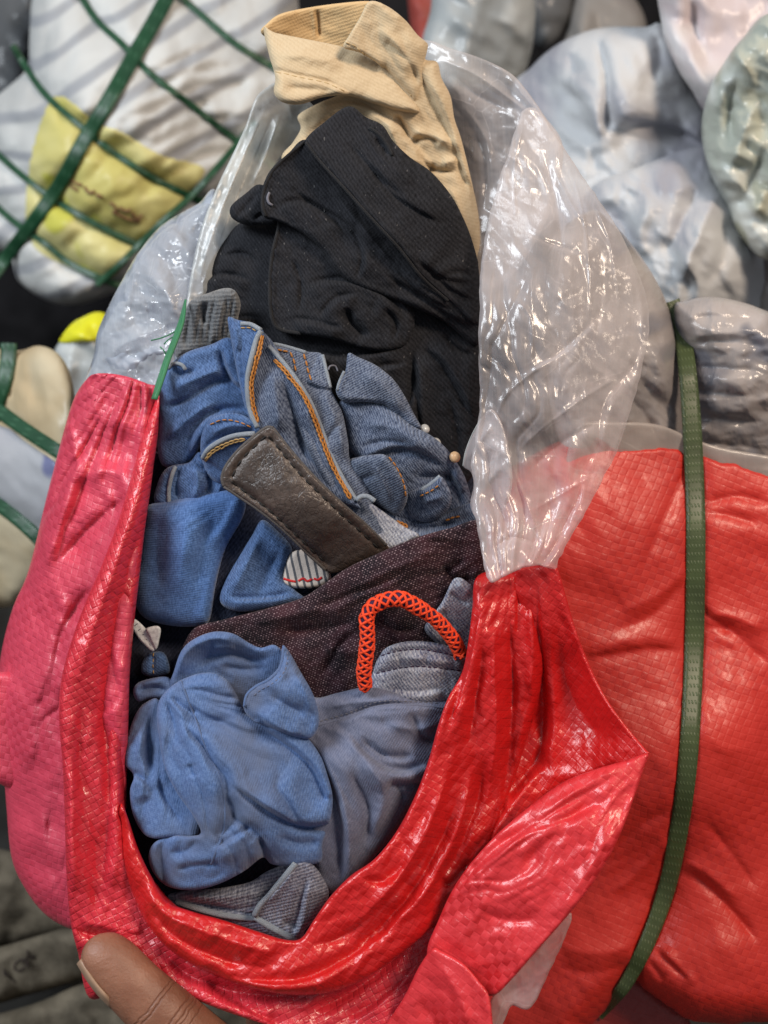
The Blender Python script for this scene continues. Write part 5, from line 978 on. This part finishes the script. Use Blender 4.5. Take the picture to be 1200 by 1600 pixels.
tw = thing('green_twine', 'frayed green plastic twine hanging beside the grey ribbed cuff', 'twine')
for i, (dx, a) in enumerate(((0, 0), (2.5, 2), (-2.2, -2))):
    q = resample([(290 + dx * 0.2, 468), (284 + dx, 500), (274 + dx, 530), (262 + dx, 560), (252 + dx, 590), (241 + dx * 0.6, 624)], 4)
    tube('strand', P(q[:, 0], q[:, 1], np.linspace(-0.012, 0.002, len(q)) + 0.0004 * a), np.interp(np.linspace(0, 1, len(q)), [0, 0.3, 1], [1.2, 3.0, 3.6]) * S, M['twine'], tw, 6, flat=0.5)
for pts in ([(282, 508), (270, 520), (252, 528), (236, 532)], [(276, 524), (264, 530), (256, 538)], [(262, 560), (256, 548), (250, 542)]):
    q = resample(pts, 3); tube('frayed_strand', P(q[:, 0], q[:, 1], np.full(len(q), -0.010)), 1.1 * S, M['twine'], tw, 5)

# ================================================================== RED BALE ON THE RIGHT
rb = thing('red_strapped_bale', 'red woven bale with a dark green strap on the right', 'bale')
SP = [(1058, 486), (1068, 530), (1076, 600), (1083, 700), (1087, 800), (1087, 900), (1085, 1000), (1081, 1100), (1074, 1200), (1062, 1290), (1044, 1380), (1016, 1462), (980, 1534)]
q1 = Sheet([(900, 680, 5), (960, 700, 5), (1000, 702, 5), (1030, 700, 5), (1056, 702, 5), (1072, 712, 5), (1100, 713, 5), (1126, 722, 5), (1150, 726, 5), (1172, 735, 5), (1200, 744, 5), (1260, 752, 8), (1420, 780), (1450, 1100), (1420, 1500), (1300, 1590), (1200, 1596), (1130, 1600), (1075, 1592), (1040, 1570), (1008, 1546), (985, 1530), (960, 1560), (925, 1600), (880, 1640), (700, 1640), (640, 1400), (680, 900), (760, 760)],
           [(700, 1200, -0.075), (850, 1000, -0.045), (960, 850, -0.038), (1000, 1250, -0.036), (900, 1500, -0.055), (1085, 1000, -0.050), (1070, 750, -0.052), (1040, 1400, -0.056), (1150, 1150, -0.038), (1250, 1000, -0.055), (1130, 1480, -0.042), (1150, 800, -0.050), (1250, 790, -0.052), (1400, 1150, -0.10), (750, 1500, -0.075)], R=50, k=1.5,
           folds=[V_(14, 16, *SP, t0=0.02, t1=0.02), S_(7, 9, 40, (1080, 1010), (1010, 1005), (950, 1015), (900, 1020)), V_(6, 12, (1075, 900), (1020, 960), (950, 990)), R_(5, 14, (1080, 880), (1030, 930), (960, 960)), V_(7, 10, (1090, 980), (1140, 985), (1180, 1020), (1215, 1040)), R_(7, 12, (1095, 960), (1150, 965), (1200, 990)),
                  V_(6, 8, (1095, 790), (1150, 775), (1210, 790)), V_(5, 7, (1095, 800), (1140, 805), (1190, 820)), V_(10, 9, (1064, 1355), (1100, 1380), (1150, 1430), (1190, 1480)), R_(7, 12, (1062, 1340), (1110, 1370), (1160, 1410)), V_(6, 8, (1090, 1270), (1140, 1330), (1190, 1400)), V_(6, 8, (1090, 950), (1150, 990)),
                  R_(6, 8, (1030, 1480), (1060, 1510), (1090, 1540)), V_(6, 6, (1020, 1478), (1045, 1505), (1080, 1536)), V_(6, 6, (1012, 1500), (1040, 1535)), R_(5, 14, (870, 1480), (940, 1490), (1000, 1470)), V_(5, 12, (860, 1510), (930, 1520), (990, 1500)), V_(5, 9, (1060, 1260), (1000, 1290), (960, 1330)), R_(5, 10, (1055, 1300), (990, 1370), (950, 1400)), V_(5, 10, (1075, 700), (1060, 760), (1000, 900))],
           noise=[('fbm', 7, 110, 60, 1.6), ('facet', 6, 60, 30, 2.4), ('facet', 1.5, 18, 60, 1.6)], step=3.2, skirt=2, rough=3, seed=100, g=1.05, p=1.35)
q1.build('woven_wrap', M['redbale'], rb)
ribbon('strap', q1, [(1050, 470), (1062, 505), (1070, 545), (1078, 620)] + SP[3:] + [(955, 1566), (935, 1588)], [24, 28, 30, 30, 30, 30, 30, 30, 29, 27, 24, 16], 0.0009, 4.0, M['strap'], rb, sink=0.03)
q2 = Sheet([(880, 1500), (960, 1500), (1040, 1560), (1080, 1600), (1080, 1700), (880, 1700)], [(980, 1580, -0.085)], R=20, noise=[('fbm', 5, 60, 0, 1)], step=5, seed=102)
q2.build('lower_fold', M['redshade'], rb)
q3 = Sheet([(920, 330), (960, 352), (995, 392), (1024, 436), (1044, 480), (1056, 530), (1064, 600), (1074, 700), (1074, 790), (940, 790), (860, 640), (860, 400)], [(960, 420, -0.055), (1000, 600, -0.046), (1060, 640, -0.064), (930, 700, -0.050)], R=40, k=1.6,
           folds=[V_(14, 14, (980, 560), (1020, 620), (1060, 660)), R_(12, 14, (1000, 480), (1030, 560), (1050, 630)), V_(12, 10, (960, 600), (1000, 640), (1030, 690)), V_(9, 9, (1000, 430), (1020, 500), (1040, 560))], noise=[('facet', 14, 44, 50, 2.2), ('facet', 6, 18, 40, 1.6)], step=2.8, seed=104)
q3.build('wrapped_clothes', M['wraptaupe'], rb)
q4 = Sheet([(1052, 486), (1070, 470), (1110, 464), (1160, 472), (1210, 490), (1300, 520), (1350, 700), (1300, 830), (1150, 830), (1080, 800), (1072, 700), (1064, 600)], [(1090, 560, -0.066), (1150, 590, -0.055), (1250, 640, -0.075), (1120, 760, -0.088), (1250, 780, -0.092)], R=40, k=1.6,
           folds=[V_(9, 8, (1075, 500 + i * 38), (1120, 494 + i * 40), (1200, 502 + i * 40)) for i in range(6)] + [R_(8, 12, (1100, 540), (1180, 545)), R_(9, 14, (1100, 650), (1190, 640))], noise=[('facet', 13, 44, 5, 2.4), ('facet', 6, 17, 0, 2)], step=2.8, seed=106)
q4.build('wrapped_clothes', M['wraptaupe'], rb)
q5 = Sheet([(900, 670, 4), (970, 660, 4), (1030, 664, 4), (1080, 684, 4), (1130, 700, 4), (1220, 716, 4), (1300, 740), (1300, 830), (1100, 790), (900, 780)], [(960, 690, -0.046), (1080, 720, -0.060), (1180, 730, -0.058), (1000, 770, -0.058), (1250, 800, -0.066)], R=6, noise=[('ridge', 3, 50, 10, 2)], step=4, skirt=0.5, seed=108, g=1.5, p=1.35)
q5.build('liner_hem', M['hemfilm'], rb)

# ================================================================== BALES IN THE BACKGROUND
def bale(name, label, outline, base, mat, R=60, k=1.5, folds=(), noise=(('fbm', 20, 110, 30, 2), ('facet', 26, 60, 40, 1.8), ('facet', 9, 22, 60, 1.5)), step=6, seed=1, group=None, cat='bale', parts=None):
    t = thing(name, label, cat, group)
    s = Sheet(outline, base, R=R, k=k, folds=folds, noise=noise, step=step, skirt=8, seed=seed, g=1.3, p=1.4, closed=True)
    s.build('wrap', M[mat], t)
    return t, s

TA = [(272, -25), (240, 35), (205, 95), (165, 165), (128, 225), (95, 285), (60, 335), (15, 395), (-25, 450)]
X1 = [(118, -20), (150, 30), (190, 68), (235, 115), (300, 165), (360, 212), (430, 262)]
X2 = [(20, 70), (45, 112), (75, 152), (130, 200), (180, 240), (240, 278), (300, 308), (360, 335)]
X3 = [(-30, 215), (20, 262), (75, 305), (140, 345), (215, 382), (280, 410)]
X4 = [(-30, 300), (20, 345), (70, 380), (110, 412), (165, 438), (215, 455)]
X5 = [(276, -10), (320, 28), (370, 70), (440, 112)]
X6 = [(400, 190), (345, 255), (300, 305), (250, 350), (190, 410), (150, 445)]
wb, ws = bale('white_strapped_bale', 'large white striped bale with green straps and a yellow printed band', [(70, -60), (160, -120), (300, -140), (440, -60), (470, 60), (450, 180), (400, 260), (330, 320), (250, 400), (190, 450), (130, 474), (80, 472), (30, 440), (10, 395), (-60, 380), (-110, 280), (-40, 180), (10, 138), (42, 106), (46, 60), (50, 0)],
              [(200, 150, -0.36), (60, 260, -0.40), (380, 60, -0.44), (120, 440, -0.42), (330, 280, -0.42), (-60, 250, -0.50), (250, -80, -0.48)], 'wrapwhite', 50, 1.6,
              folds=[V_(20, 18, *q, t0=0.05, t1=0.05) for q in (X1, X2, X3, X4, X5)] + [V_(12, 16, *TA), V_(14, 14, (60, 110), (80, 40), (120, 0)), V_(12, 14, (290, 180), (330, 150), (400, 120))] + [V_(7, 8, (210 + i * 5, 190 + i * 26), (300 + i * 5, 140 + i * 26), (390, 130 + i * 26)) for i in range(-2, 5)],
              noise=[('fbm', 16, 110, 60, 1.6), ('facet', 16, 46, -30, 2.4), ('facet', 5, 18, -30, 1.6)], step=4.5, seed=110)
yl = Sheet([(75, 160, 4), (100, 150, 4), (150, 190, 4), (190, 205, 4), (250, 240, 4), (320, 262, 4), (300, 300, 6), (250, 360, 6), (210, 400, 6), (170, 440, 6), (120, 425, 6), (60, 395, 4), (38, 350, 4), (40, 300, 4), (50, 230, 4)], [(100, 200, 0)], R=6, noise=[], step=5, skirt=3, seed=112, g=1.5, p=1.35)
_wsH = ws.H
yl.base = lambda x, y: _wsH(x, y) + 0.0012
ylo = yl.build('printed_band', M['yellow'], wb); ylo['label'] = 'yellow band with brown print under the straps'
for q in ([(105, 278), (118, 286), (128, 290)], [(132, 292), (140, 302), (148, 298)], [(150, 304), (160, 308)], [(172, 316), (182, 326), (176, 334)], [(186, 324), (198, 330), (204, 326)], [(206, 332), (214, 342), (222, 336)], [(110, 290), (122, 298)], [(176, 330), (200, 342), (220, 346)]):
    c = resample(q, 4); tube('lettering', P(c[:, 0], c[:, 1], _wsH(c[:, 0], c[:, 1]) + 0.0022), 5 * S, M['brownprint'], ylo, 6, flat=0.3)
for q in (X1, X2, X3, X4, X5, X6): ribbon('strap', ws, q, 10.5, 0.0012, 12 if q is not X6 else 16, M['strapbg'], wb)
ribbon('strap', ws, TA, [25, 25, 25, 24, 23, 22, 20], 0.0015, 18, M['strapbg'], wb)

bale('dark_wrapped_bale', 'dark grey wrapped bale at the top left corner', [(-80, -80), (60, -80), (70, 20), (50, 110), (30, 200), (-80, 240)], [(0, 60, -0.62)], 'wrapdark', 40, seed=114)
yb, ys_ = bale('yellow_topped_bag', 'pale bag with a bright yellow top in the dark gap on the left', [(96, 530), (112, 508), (130, 496), (160, 490), (200, 520), (220, 620), (160, 700), (100, 640), (84, 560)], [(140, 560, -0.30)], 'wrapgrey', 26, seed=116, cat='bag')
y2 = Sheet([(92, 533, 5), (110, 508, 5), (130, 495, 5), (160, 488, 5), (200, 515, 5), (205, 535, 5), (150, 533, 5), (110, 536, 5)], [(140, 510, 0)], R=8, step=5, skirt=4, seed=118, g=1.5, p=1.35); y2.base = lambda x, y: ys_.H(x, y) + 0.004
y2.build('yellow_top', M['yellowbag'], yb)
cb, cs = bale('cream_strapped_bale', 'cream and lavender bale with dark green straps at the left edge', [(-120, 560), (-20, 545), (30, 548), (60, 540), (90, 552), (110, 585), (118, 640), (110, 720), (95, 800), (70, 880), (40, 930), (0, 950), (-120, 940)], [(40, 600, -0.20), (30, 760, -0.19), (30, 900, -0.23), (-80, 750, -0.26)], 'wrapcream', 36, 1.6,
              folds=[V_(22, 14, (-40, 630), (10, 658), (50, 685), (95, 715)), V_(22, 14, (-40, 770), (10, 798), (45, 820), (75, 850)), V_(16, 12, (30, 545), (20, 600), (5, 660)), R_(8, 8, (60, 570), (75, 620), (80, 660)), V_(8, 8, (45, 580), (60, 640))], seed=120, noise=[('fbm', 10, 70, 60, 1.8), ('facet', 14, 38, 70, 2.2), ('facet', 5, 15, 60, 1.5)])
cl = Sheet([(-110, 655, 4), (0, 665, 4), (40, 690, 4), (90, 725, 4), (100, 740, 6), (92, 800, 6), (78, 850, 6), (45, 830, 4), (0, 800, 4), (-110, 790, 4)], [(0, 700, 0)], R=6, step=6, skirt=3, seed=122, g=1.5, p=1.35); cl.base = lambda x, y: cs.H(x, y) + 0.003
cl.build('lavender_section', M['wraplav'], cb)
ribbon('strap', cs, [(-40, 612), (0, 643), (40, 672), (95, 708)], 22, 0.0012, 8, M['strapbg'], cb)
ribbon('strap', cs, [(-40, 765), (0, 790), (40, 822), (80, 862)], 22, 0.0012, 8, M['strapbg'], cb)
ribbon('strap', cs, [(14, 536), (12, 570), (2, 610), (-20, 660)], 26, 0.0012, 8, M['strapbg'], cb)

bale('grey_plastic_bag', 'grey plastic bag of clothes behind the khaki waistband at the top', [(690, -60), (780, -70), (830, -20), (836, 40), (822, 110), (790, 150), (700, 150), (660, 80), (672, 20)], [(740, 40, -0.36), (810, 60, -0.40)], 'wrapgrey', 40, seed=124, cat='bag')
bale('black_plastic_bag', 'small black plastic bag at the top between grey bundles', [(810, -80), (880, -80), (895, 0), (880, 50), (850, 80), (820, 40)], [(850, 0, -0.55)], 'wrapdark', 30, seed=126, cat='bag')
bale('dusky_pink_bundle', 'dusky pink bundle at the top behind the lilac bale', [(880, 60), (890, 10), (910, -20), (960, -30), (1000, 10), (1010, 60), (980, 110), (890, 120), (850, 100)], [(940, 40, -0.55)], 'wrapdusk', 34, seed=128, cat='bundle')
bale('red_plastic_bag', 'dull red plastic bag glimpsed at the top beside the khaki waistband', [(640, -60), (700, -60), (690, 20), (672, 70), (645, 60)], [(670, 10, -0.60)], 'redstrip', 20, seed=130, cat='bag')
bale('lilac_grey_bale', 'lilac grey bale in clear plastic behind the liner on the right', [(800, 150), (830, 105), (870, 70), (920, 48), (960, 42), (1010, 42), (1030, 36), (1060, 60), (1085, 120), (1110, 190), (1130, 280), (1120, 400), (1060, 480), (940, 480), (850, 300)], [(950, 150, -0.24), (1060, 200, -0.27), (860, 160, -0.30), (1020, 350, -0.23)], 'wraplilac', 40, 1.5,
     folds=[V_(22, 9, (930, 50), (945, 100), (950, 160), (945, 230)), S_(16, 10, 40, (945, 240), (930, 180), (900, 140), (880, 120)), V_(14, 10, (1025, 45), (1030, 90), (1020, 130)), S_(16, 12, 60, (1130, 240), (1070, 200), (1000, 185), (950, 200)), R_(12, 12, (900, 150), (930, 200), (925, 250)), V_(10, 9, (890, 80), (900, 120))], seed=132, noise=[('fbm', 20, 90, 60, 1.6), ('facet', 24, 60, 60, 2.4), ('facet', 6, 20, 30, 2)], step=4)
bale('loose_plastic_bundle', 'bundle under loose clear plastic strips below the lilac grey bale', [(920, 300), (1000, 260), (1100, 230), (1140, 280), (1180, 380), (1260, 470), (1200, 520), (1080, 520), (1000, 460), (940, 400)], [(1040, 330, -0.19), (1120, 420, -0.19), (1200, 450, -0.25), (960, 380, -0.22), (1120, 260, -0.22)], 'wraplilac', 30, 1.5,
     folds=[V_(20, 14, (1090, 290), (1060, 360), (1030, 410)), R_(16, 12, (1125, 290), (1095, 360), (1060, 450)), V_(20, 14, (1130, 330), (1130, 400), (1100, 450)), R_(10, 12, (1020, 300), (1000, 360), (1010, 410))], seed=134, cat='bundle', noise=[('fbm', 16, 70, 60, 2), ('facet', 22, 44, 60, 2), ('facet', 8, 18, 60, 1.5)], step=4)
bale('pinkish_white_bale', 'pinkish white bale in shiny plastic at the top right corner', [(1040, -60), (1200, -80), (1320, 0), (1300, 160), (1180, 190), (1110, 180), (1080, 140), (1055, 100), (1034, 40)], [(1100, 60, -0.22), (1200, 60, -0.22)], 'wrappink', 36, 1.5, folds=[V_(16, 10, (1085, 0), (1090, 60), (1120, 120)), R_(10, 10, (1070, 60), (1095, 120), (1130, 160))], seed=136)
bale('greenish_white_bale', 'greenish white bale in glossy plastic at the right edge', [(1130, 100), (1160, 60), (1210, 20), (1330, 60), (1330, 420), (1220, 410), (1180, 398), (1150, 360), (1128, 310), (1106, 260), (1096, 200), (1108, 140)], [(1150, 200, -0.17), (1220, 250, -0.16), (1160, 360, -0.19)], 'wrapgreen', 34, 1.5,
     folds=[R_(12, 9, (1145, 20), (1150, 80), (1185, 130)), V_(12, 9, (1160, 100), (1140, 170), (1150, 240)), R_(12, 10, (1190, 150), (1160, 210), (1140, 270)), V_(12, 10, (1200, 230), (1170, 290), (1150, 340)), R_(10, 9, (1200, 290), (1180, 340))], seed=138, noise=[('fbm', 22, 80, 60, 1.6), ('facet', 22, 50, 50, 1.8), ('facet', 9, 19, 20, 1.5)], step=4)
bale('dark_green_bundle', 'dark shaded bundle at the right edge under the greenish white bale', [(1100, 390), (1180, 380), (1330, 400), (1330, 540), (1130, 520), (1090, 470)], [(1180, 450, -0.24)], 'wrapdusk', 24, seed=140, cat='bundle')

# old sacks, lower left
o1, _ = bale('old_grey_sack', 'dusty sack, uppermost of the dark sacks at the lower left', [(-140, 1340), (20, 1330), (130, 1400), (160, 1440), (90, 1470), (0, 1482), (-140, 1490)], [(20, 1410, -0.28)], 'oldsack', 30, seed=142, cat='sack', group='old sacks under the bale')
o2, os2 = bale('old_grey_sack', 'dusty sack with handwritten black marks at the lower left', [(-140, 1500), (-20, 1484), (60, 1462), (110, 1450), (150, 1470), (150, 1520), (110, 1536), (40, 1556), (-20, 1572), (-140, 1590)], [(30, 1515, -0.24)], 'oldsack', 24, seed=144, cat='sack', group='old sacks under the bale')
bale('old_grey_sack', 'dusty sack, lowest of the dark sacks at the bottom left corner', [(-140, 1610), (-20, 1588), (60, 1566), (140, 1535), (260, 1530), (420, 1600), (420, 1760), (-140, 1780)], [(80, 1630, -0.22)], 'oldsack', 34, seed=146, cat='sack', group='old sacks under the bale')
bale('old_grey_sack', 'dusty sack standing behind the marked sack, next to the thumb', [(90, 1440), (160, 1440), (260, 1480), (260, 1560), (120, 1545), (84, 1500)], [(140, 1500, -0.30)], 'oldsack', 24, seed=148, cat='sack', group='old sacks under the bale')
for q in ([(6, 1514), (12, 1524), (24, 1535)], [(6, 1514), (9, 1526)], [(42, 1500), (30, 1500), (22, 1510), (28, 1517), (40, 1510), (42, 1500), (45, 1512)], [(42, 1484), (44, 1494), (54, 1498)], [(34, 1506), (44, 1496), (55, 1494)]):
    c = resample(q, 3); tube('handwriting', P(c[:, 0], c[:, 1], os2.H(c[:, 0], c[:, 1]) + 0.0015), 2.0 * S, M['ink'], o2, 6, flat=0.4)

# ================================================================== HAND holding the sack
def skinmat():
    m = Mat('brown skin'); nz = m.noise(m.uv, 60, 3); f = m.noise(m.uv, 900, 3, 0.7)
    c = m.mix(m.mr(nz, 0.3, 0.7), (0.19, 0.078, 0.045), (0.29, 0.135, 0.082))
    b = m.bump(f, 0.5, 0.0005); b = m.bump(m.crease(m.rot(m.uv, 45, (0.5, 1, 1)), 190), 0.16, 0.0006, b)
    p0 = np.array(P(258, 1588, 0.026)); dr = np.array(P(258, 1588, 0.026)) - np.array(P(176, 1508, 0.024)); dr /= np.linalg.norm(dr)
    wv = m.n('VectorMath', {0: m.uv, 1: m.n('VectorMath', {0: m.n('TexNoise', {'Vector': m.uv, 'Scale': 160.0}, 1), 'Scale': 0.003}, operation='SCALE')}, operation='ADD')
    al = m.math('SUBTRACT', m.n('VectorMath', {0: wv, 1: tuple(dr)}, 1, operation='DOT_PRODUCT'), float(p0 @ dr) + 0.0015)
    cr = None
    for off in (-0.0105, -0.0086, 0.0, 0.0022, 0.0040, 0.0075):
        q = m.mr(m.math('ABSOLUTE', m.math('SUBTRACT', al, off)), 0.0, 0.0007, 1.0, 0.0); cr = q if cr is None else m.math('ADD', cr, q)
    b = m.bump(m.math('MULTIPLY', cr, -1.0), 0.5, 0.0007, b)
    c = m.mix(m.math('MULTIPLY', cr, 0.35), c, (0.11, 0.045, 0.028))
    return m.fin(m.bsdf(c, 0.45, b, Specular_IOR_Level=0.45, Subsurface_Weight=0.12, Subsurface_Radius=(0.004, 0.0015, 0.0008), Subsurface_Scale=0.5))
M['skin'] = skinmat(); M['nail'] = plain('finger nail', (0.32, 0.20, 0.13), 0.4, 200, 0.2, 0.0002, 0.55, 0.12)

def limb(chain, seg=20, sub=5):
    """chain: (x, y, w, radius_px, flatten) -> closed tube verts/faces"""
    c = np.array([P(a[0], a[1], a[2]) for a in chain]); r = np.array([a[3] for a in chain]) * S; fl = np.array([a[4] if len(a) > 4 else 1.0 for a in chain])
    n = len(c); q = np.linspace(0, n - 1, (n - 1) * sub + 1)
    def sm(v):
        out = []
        for u in q:
            i = min(int(u), n - 2); t = u - i; p1, p2 = v[i], v[i + 1]; p0 = v[i - 1] if i > 0 else 2 * p1 - p2; p3 = v[i + 2] if i + 2 < n else 2 * p2 - p1
            out.append(0.5 * (2 * p1 + (p2 - p0) * t + (2 * p0 - 5 * p1 + 4 * p2 - p3) * t * t + (3 * p1 - p0 - 3 * p2 + p3) * t ** 3))
        return np.array(out)
    c = sm(c); r = np.maximum(sm(r), 1e-4); fl = sm(fl)
    t = np.gradient(c, axis=0); t /= np.linalg.norm(t, axis=1)[:, None]
    a = np.cross(t, W); a /= np.linalg.norm(a, axis=1)[:, None]; b = np.cross(a, t)
    vs = []; fs = []
    for i in range(len(c)):
        for k in range(seg): an = 2 * math.pi * k / seg; vs.append(c[i] + r[i] * (math.cos(an) * a[i] + math.sin(an) * fl[i] * b[i]))
    for i in range(len(c) - 1):
        for k in range(seg): fs.append([i * seg + k, i * seg + (k + 1) % seg, (i + 1) * seg + (k + 1) % seg, (i + 1) * seg + k])
    fs.append(list(range(seg))[::-1]); fs.append([(len(c) - 1) * seg + k for k in range(seg)])
    return vs, fs
chains = [
    [(146, 1474, 0.020, 12), (153, 1483, 0.022, 31), (176, 1508, 0.024, 41, .85), (212, 1545, 0.026, 42, .85), (258, 1588, 0.026, 45, .9), (310, 1632, 0.022, 45), (370, 1690, 0.010, 52), (440, 1770, -0.01, 62), (500, 1840, -0.03, 70)],   # thumb
    [(440, 1780, -0.020, 60, .6), (500, 1790, -0.040, 95, .5), (560, 1860, -0.055, 110, .5), (600, 1980, -0.075, 95, .7), (640, 2200, -0.11, 88, .85)],          # palm, wrist, forearm
    [(470, 1790, -0.035, 42), (440, 1700, -0.055, 33), (420, 1630, -0.065, 30), (405, 1580, -0.062, 26), (400, 1560, -0.060, 8)],
    [(510, 1780, -0.045, 44), (490, 1680, -0.070, 34), (475, 1600, -0.080, 31), (465, 1540, -0.076, 27), (462, 1515, -0.074, 8)],
    [(555, 1790, -0.050, 42), (545, 1690, -0.074, 33), (535, 1610, -0.084, 30), (528, 1555, -0.080, 26), (525, 1532, -0.078, 8)],
    [(600, 1820, -0.055, 38), (602, 1730, -0.074, 28), (598, 1670, -0.082, 25), (594, 1630, -0.080, 22), (592, 1612, -0.078, 7)]]
vs = []; fs = []
for ch in chains:
    v, f = limb(ch); o = len(vs); vs += v; fs += [[i + o for i in q] for q in f]
va = np.array(vs); hand = mesh('person', va, fs, M['skin'], None, va[:, :2])
rm = hand.modifiers.new('remesh', 'REMESH'); rm.mode = 'VOXEL'; rm.voxel_size = 0.0013; rm.use_smooth_shade = True
smo = hand.modifiers.new('smooth', 'SMOOTH'); smo.iterations = 8; smo.factor = 0.6
tag(hand, 'hand gripping the bottom left rim of the red sack with its thumb', 'hand')
# skin material must not rely on UVs after the remesh
for nd in M['skin'].node_tree.nodes:
    if nd.type == 'UVMAP':
        tc = M['skin'].node_tree.nodes.new('ShaderNodeTexCoord')
        for l in list(nd.outputs[0].links): M['skin'].node_tree.links.new(tc.outputs['Object'], l.to_socket)
# nail: a curved plate on the outer side of the thumb tip
def nail():
    A0 = np.array(P(160, 1492, 0.0225)); B0 = np.array(P(208, 1541, 0.0255)); t = B0 - A0; t /= np.linalg.norm(t)
    n = 0.80 * (-0.72 * U - 0.69 * V) + 0.50 * W; n -= n @ t * t; n /= np.linalg.norm(n)
    ax = A0 + n * 25 * S - t * 18 * S; bx = B0 + n * 33.5 * S - t * 2 * S
    t = bx - ax; L = np.linalg.norm(t); t /= L; n -= n @ t * t; n /= np.linalg.norm(n); s_ = np.cross(t, n)
    vs = []; fs = []; uv = []; m = 12; k = 10
    for layer in (0, 1):
        for i in range(m):
            u = i / (m - 1); hw = 0.0078 * (0.55 + 0.45 * math.sin(math.pi * min(1, u * 1.6 + 0.18) * 0.5)) * (1 - 0.75 * max(0, u - 0.8) / 0.2)
            for j in range(k):
                v_ = -1 + 2 * j / (k - 1)
                vs.append(ax + t * L * u + s_ * hw * math.sin(v_ * 1.05) + n * (0.0030 * math.cos(v_ * 1.2) - 0.0010 - layer * 0.0009 + 0.0010 * math.sin(math.pi * u))); uv.append((u * 0.02, v_ * 0.008))
    for layer in (0, 1):
        o = layer * m * k
        for i in range(m - 1):
            for j in range(k - 1):
                f = [o + i * k + j, o + (i + 1) * k + j, o + (i + 1) * k + j + 1, o + i * k + j + 1]; fs.append(f if layer == 0 else f[::-1])
    rim = [j for j in range(k)] + [i * k + k - 1 for i in range(1, m)] + [(m - 1) * k + j for j in range(k - 2, -1, -1)] + [i * k for i in range(m - 2, 0, -1)]
    for a, b in zip(rim, rim[1:] + rim[:1]): fs.append([a, b, b + m * k, a + m * k])
    return mesh('nail', np.array(vs), fs, M['nail'], hand, uv)
nail()
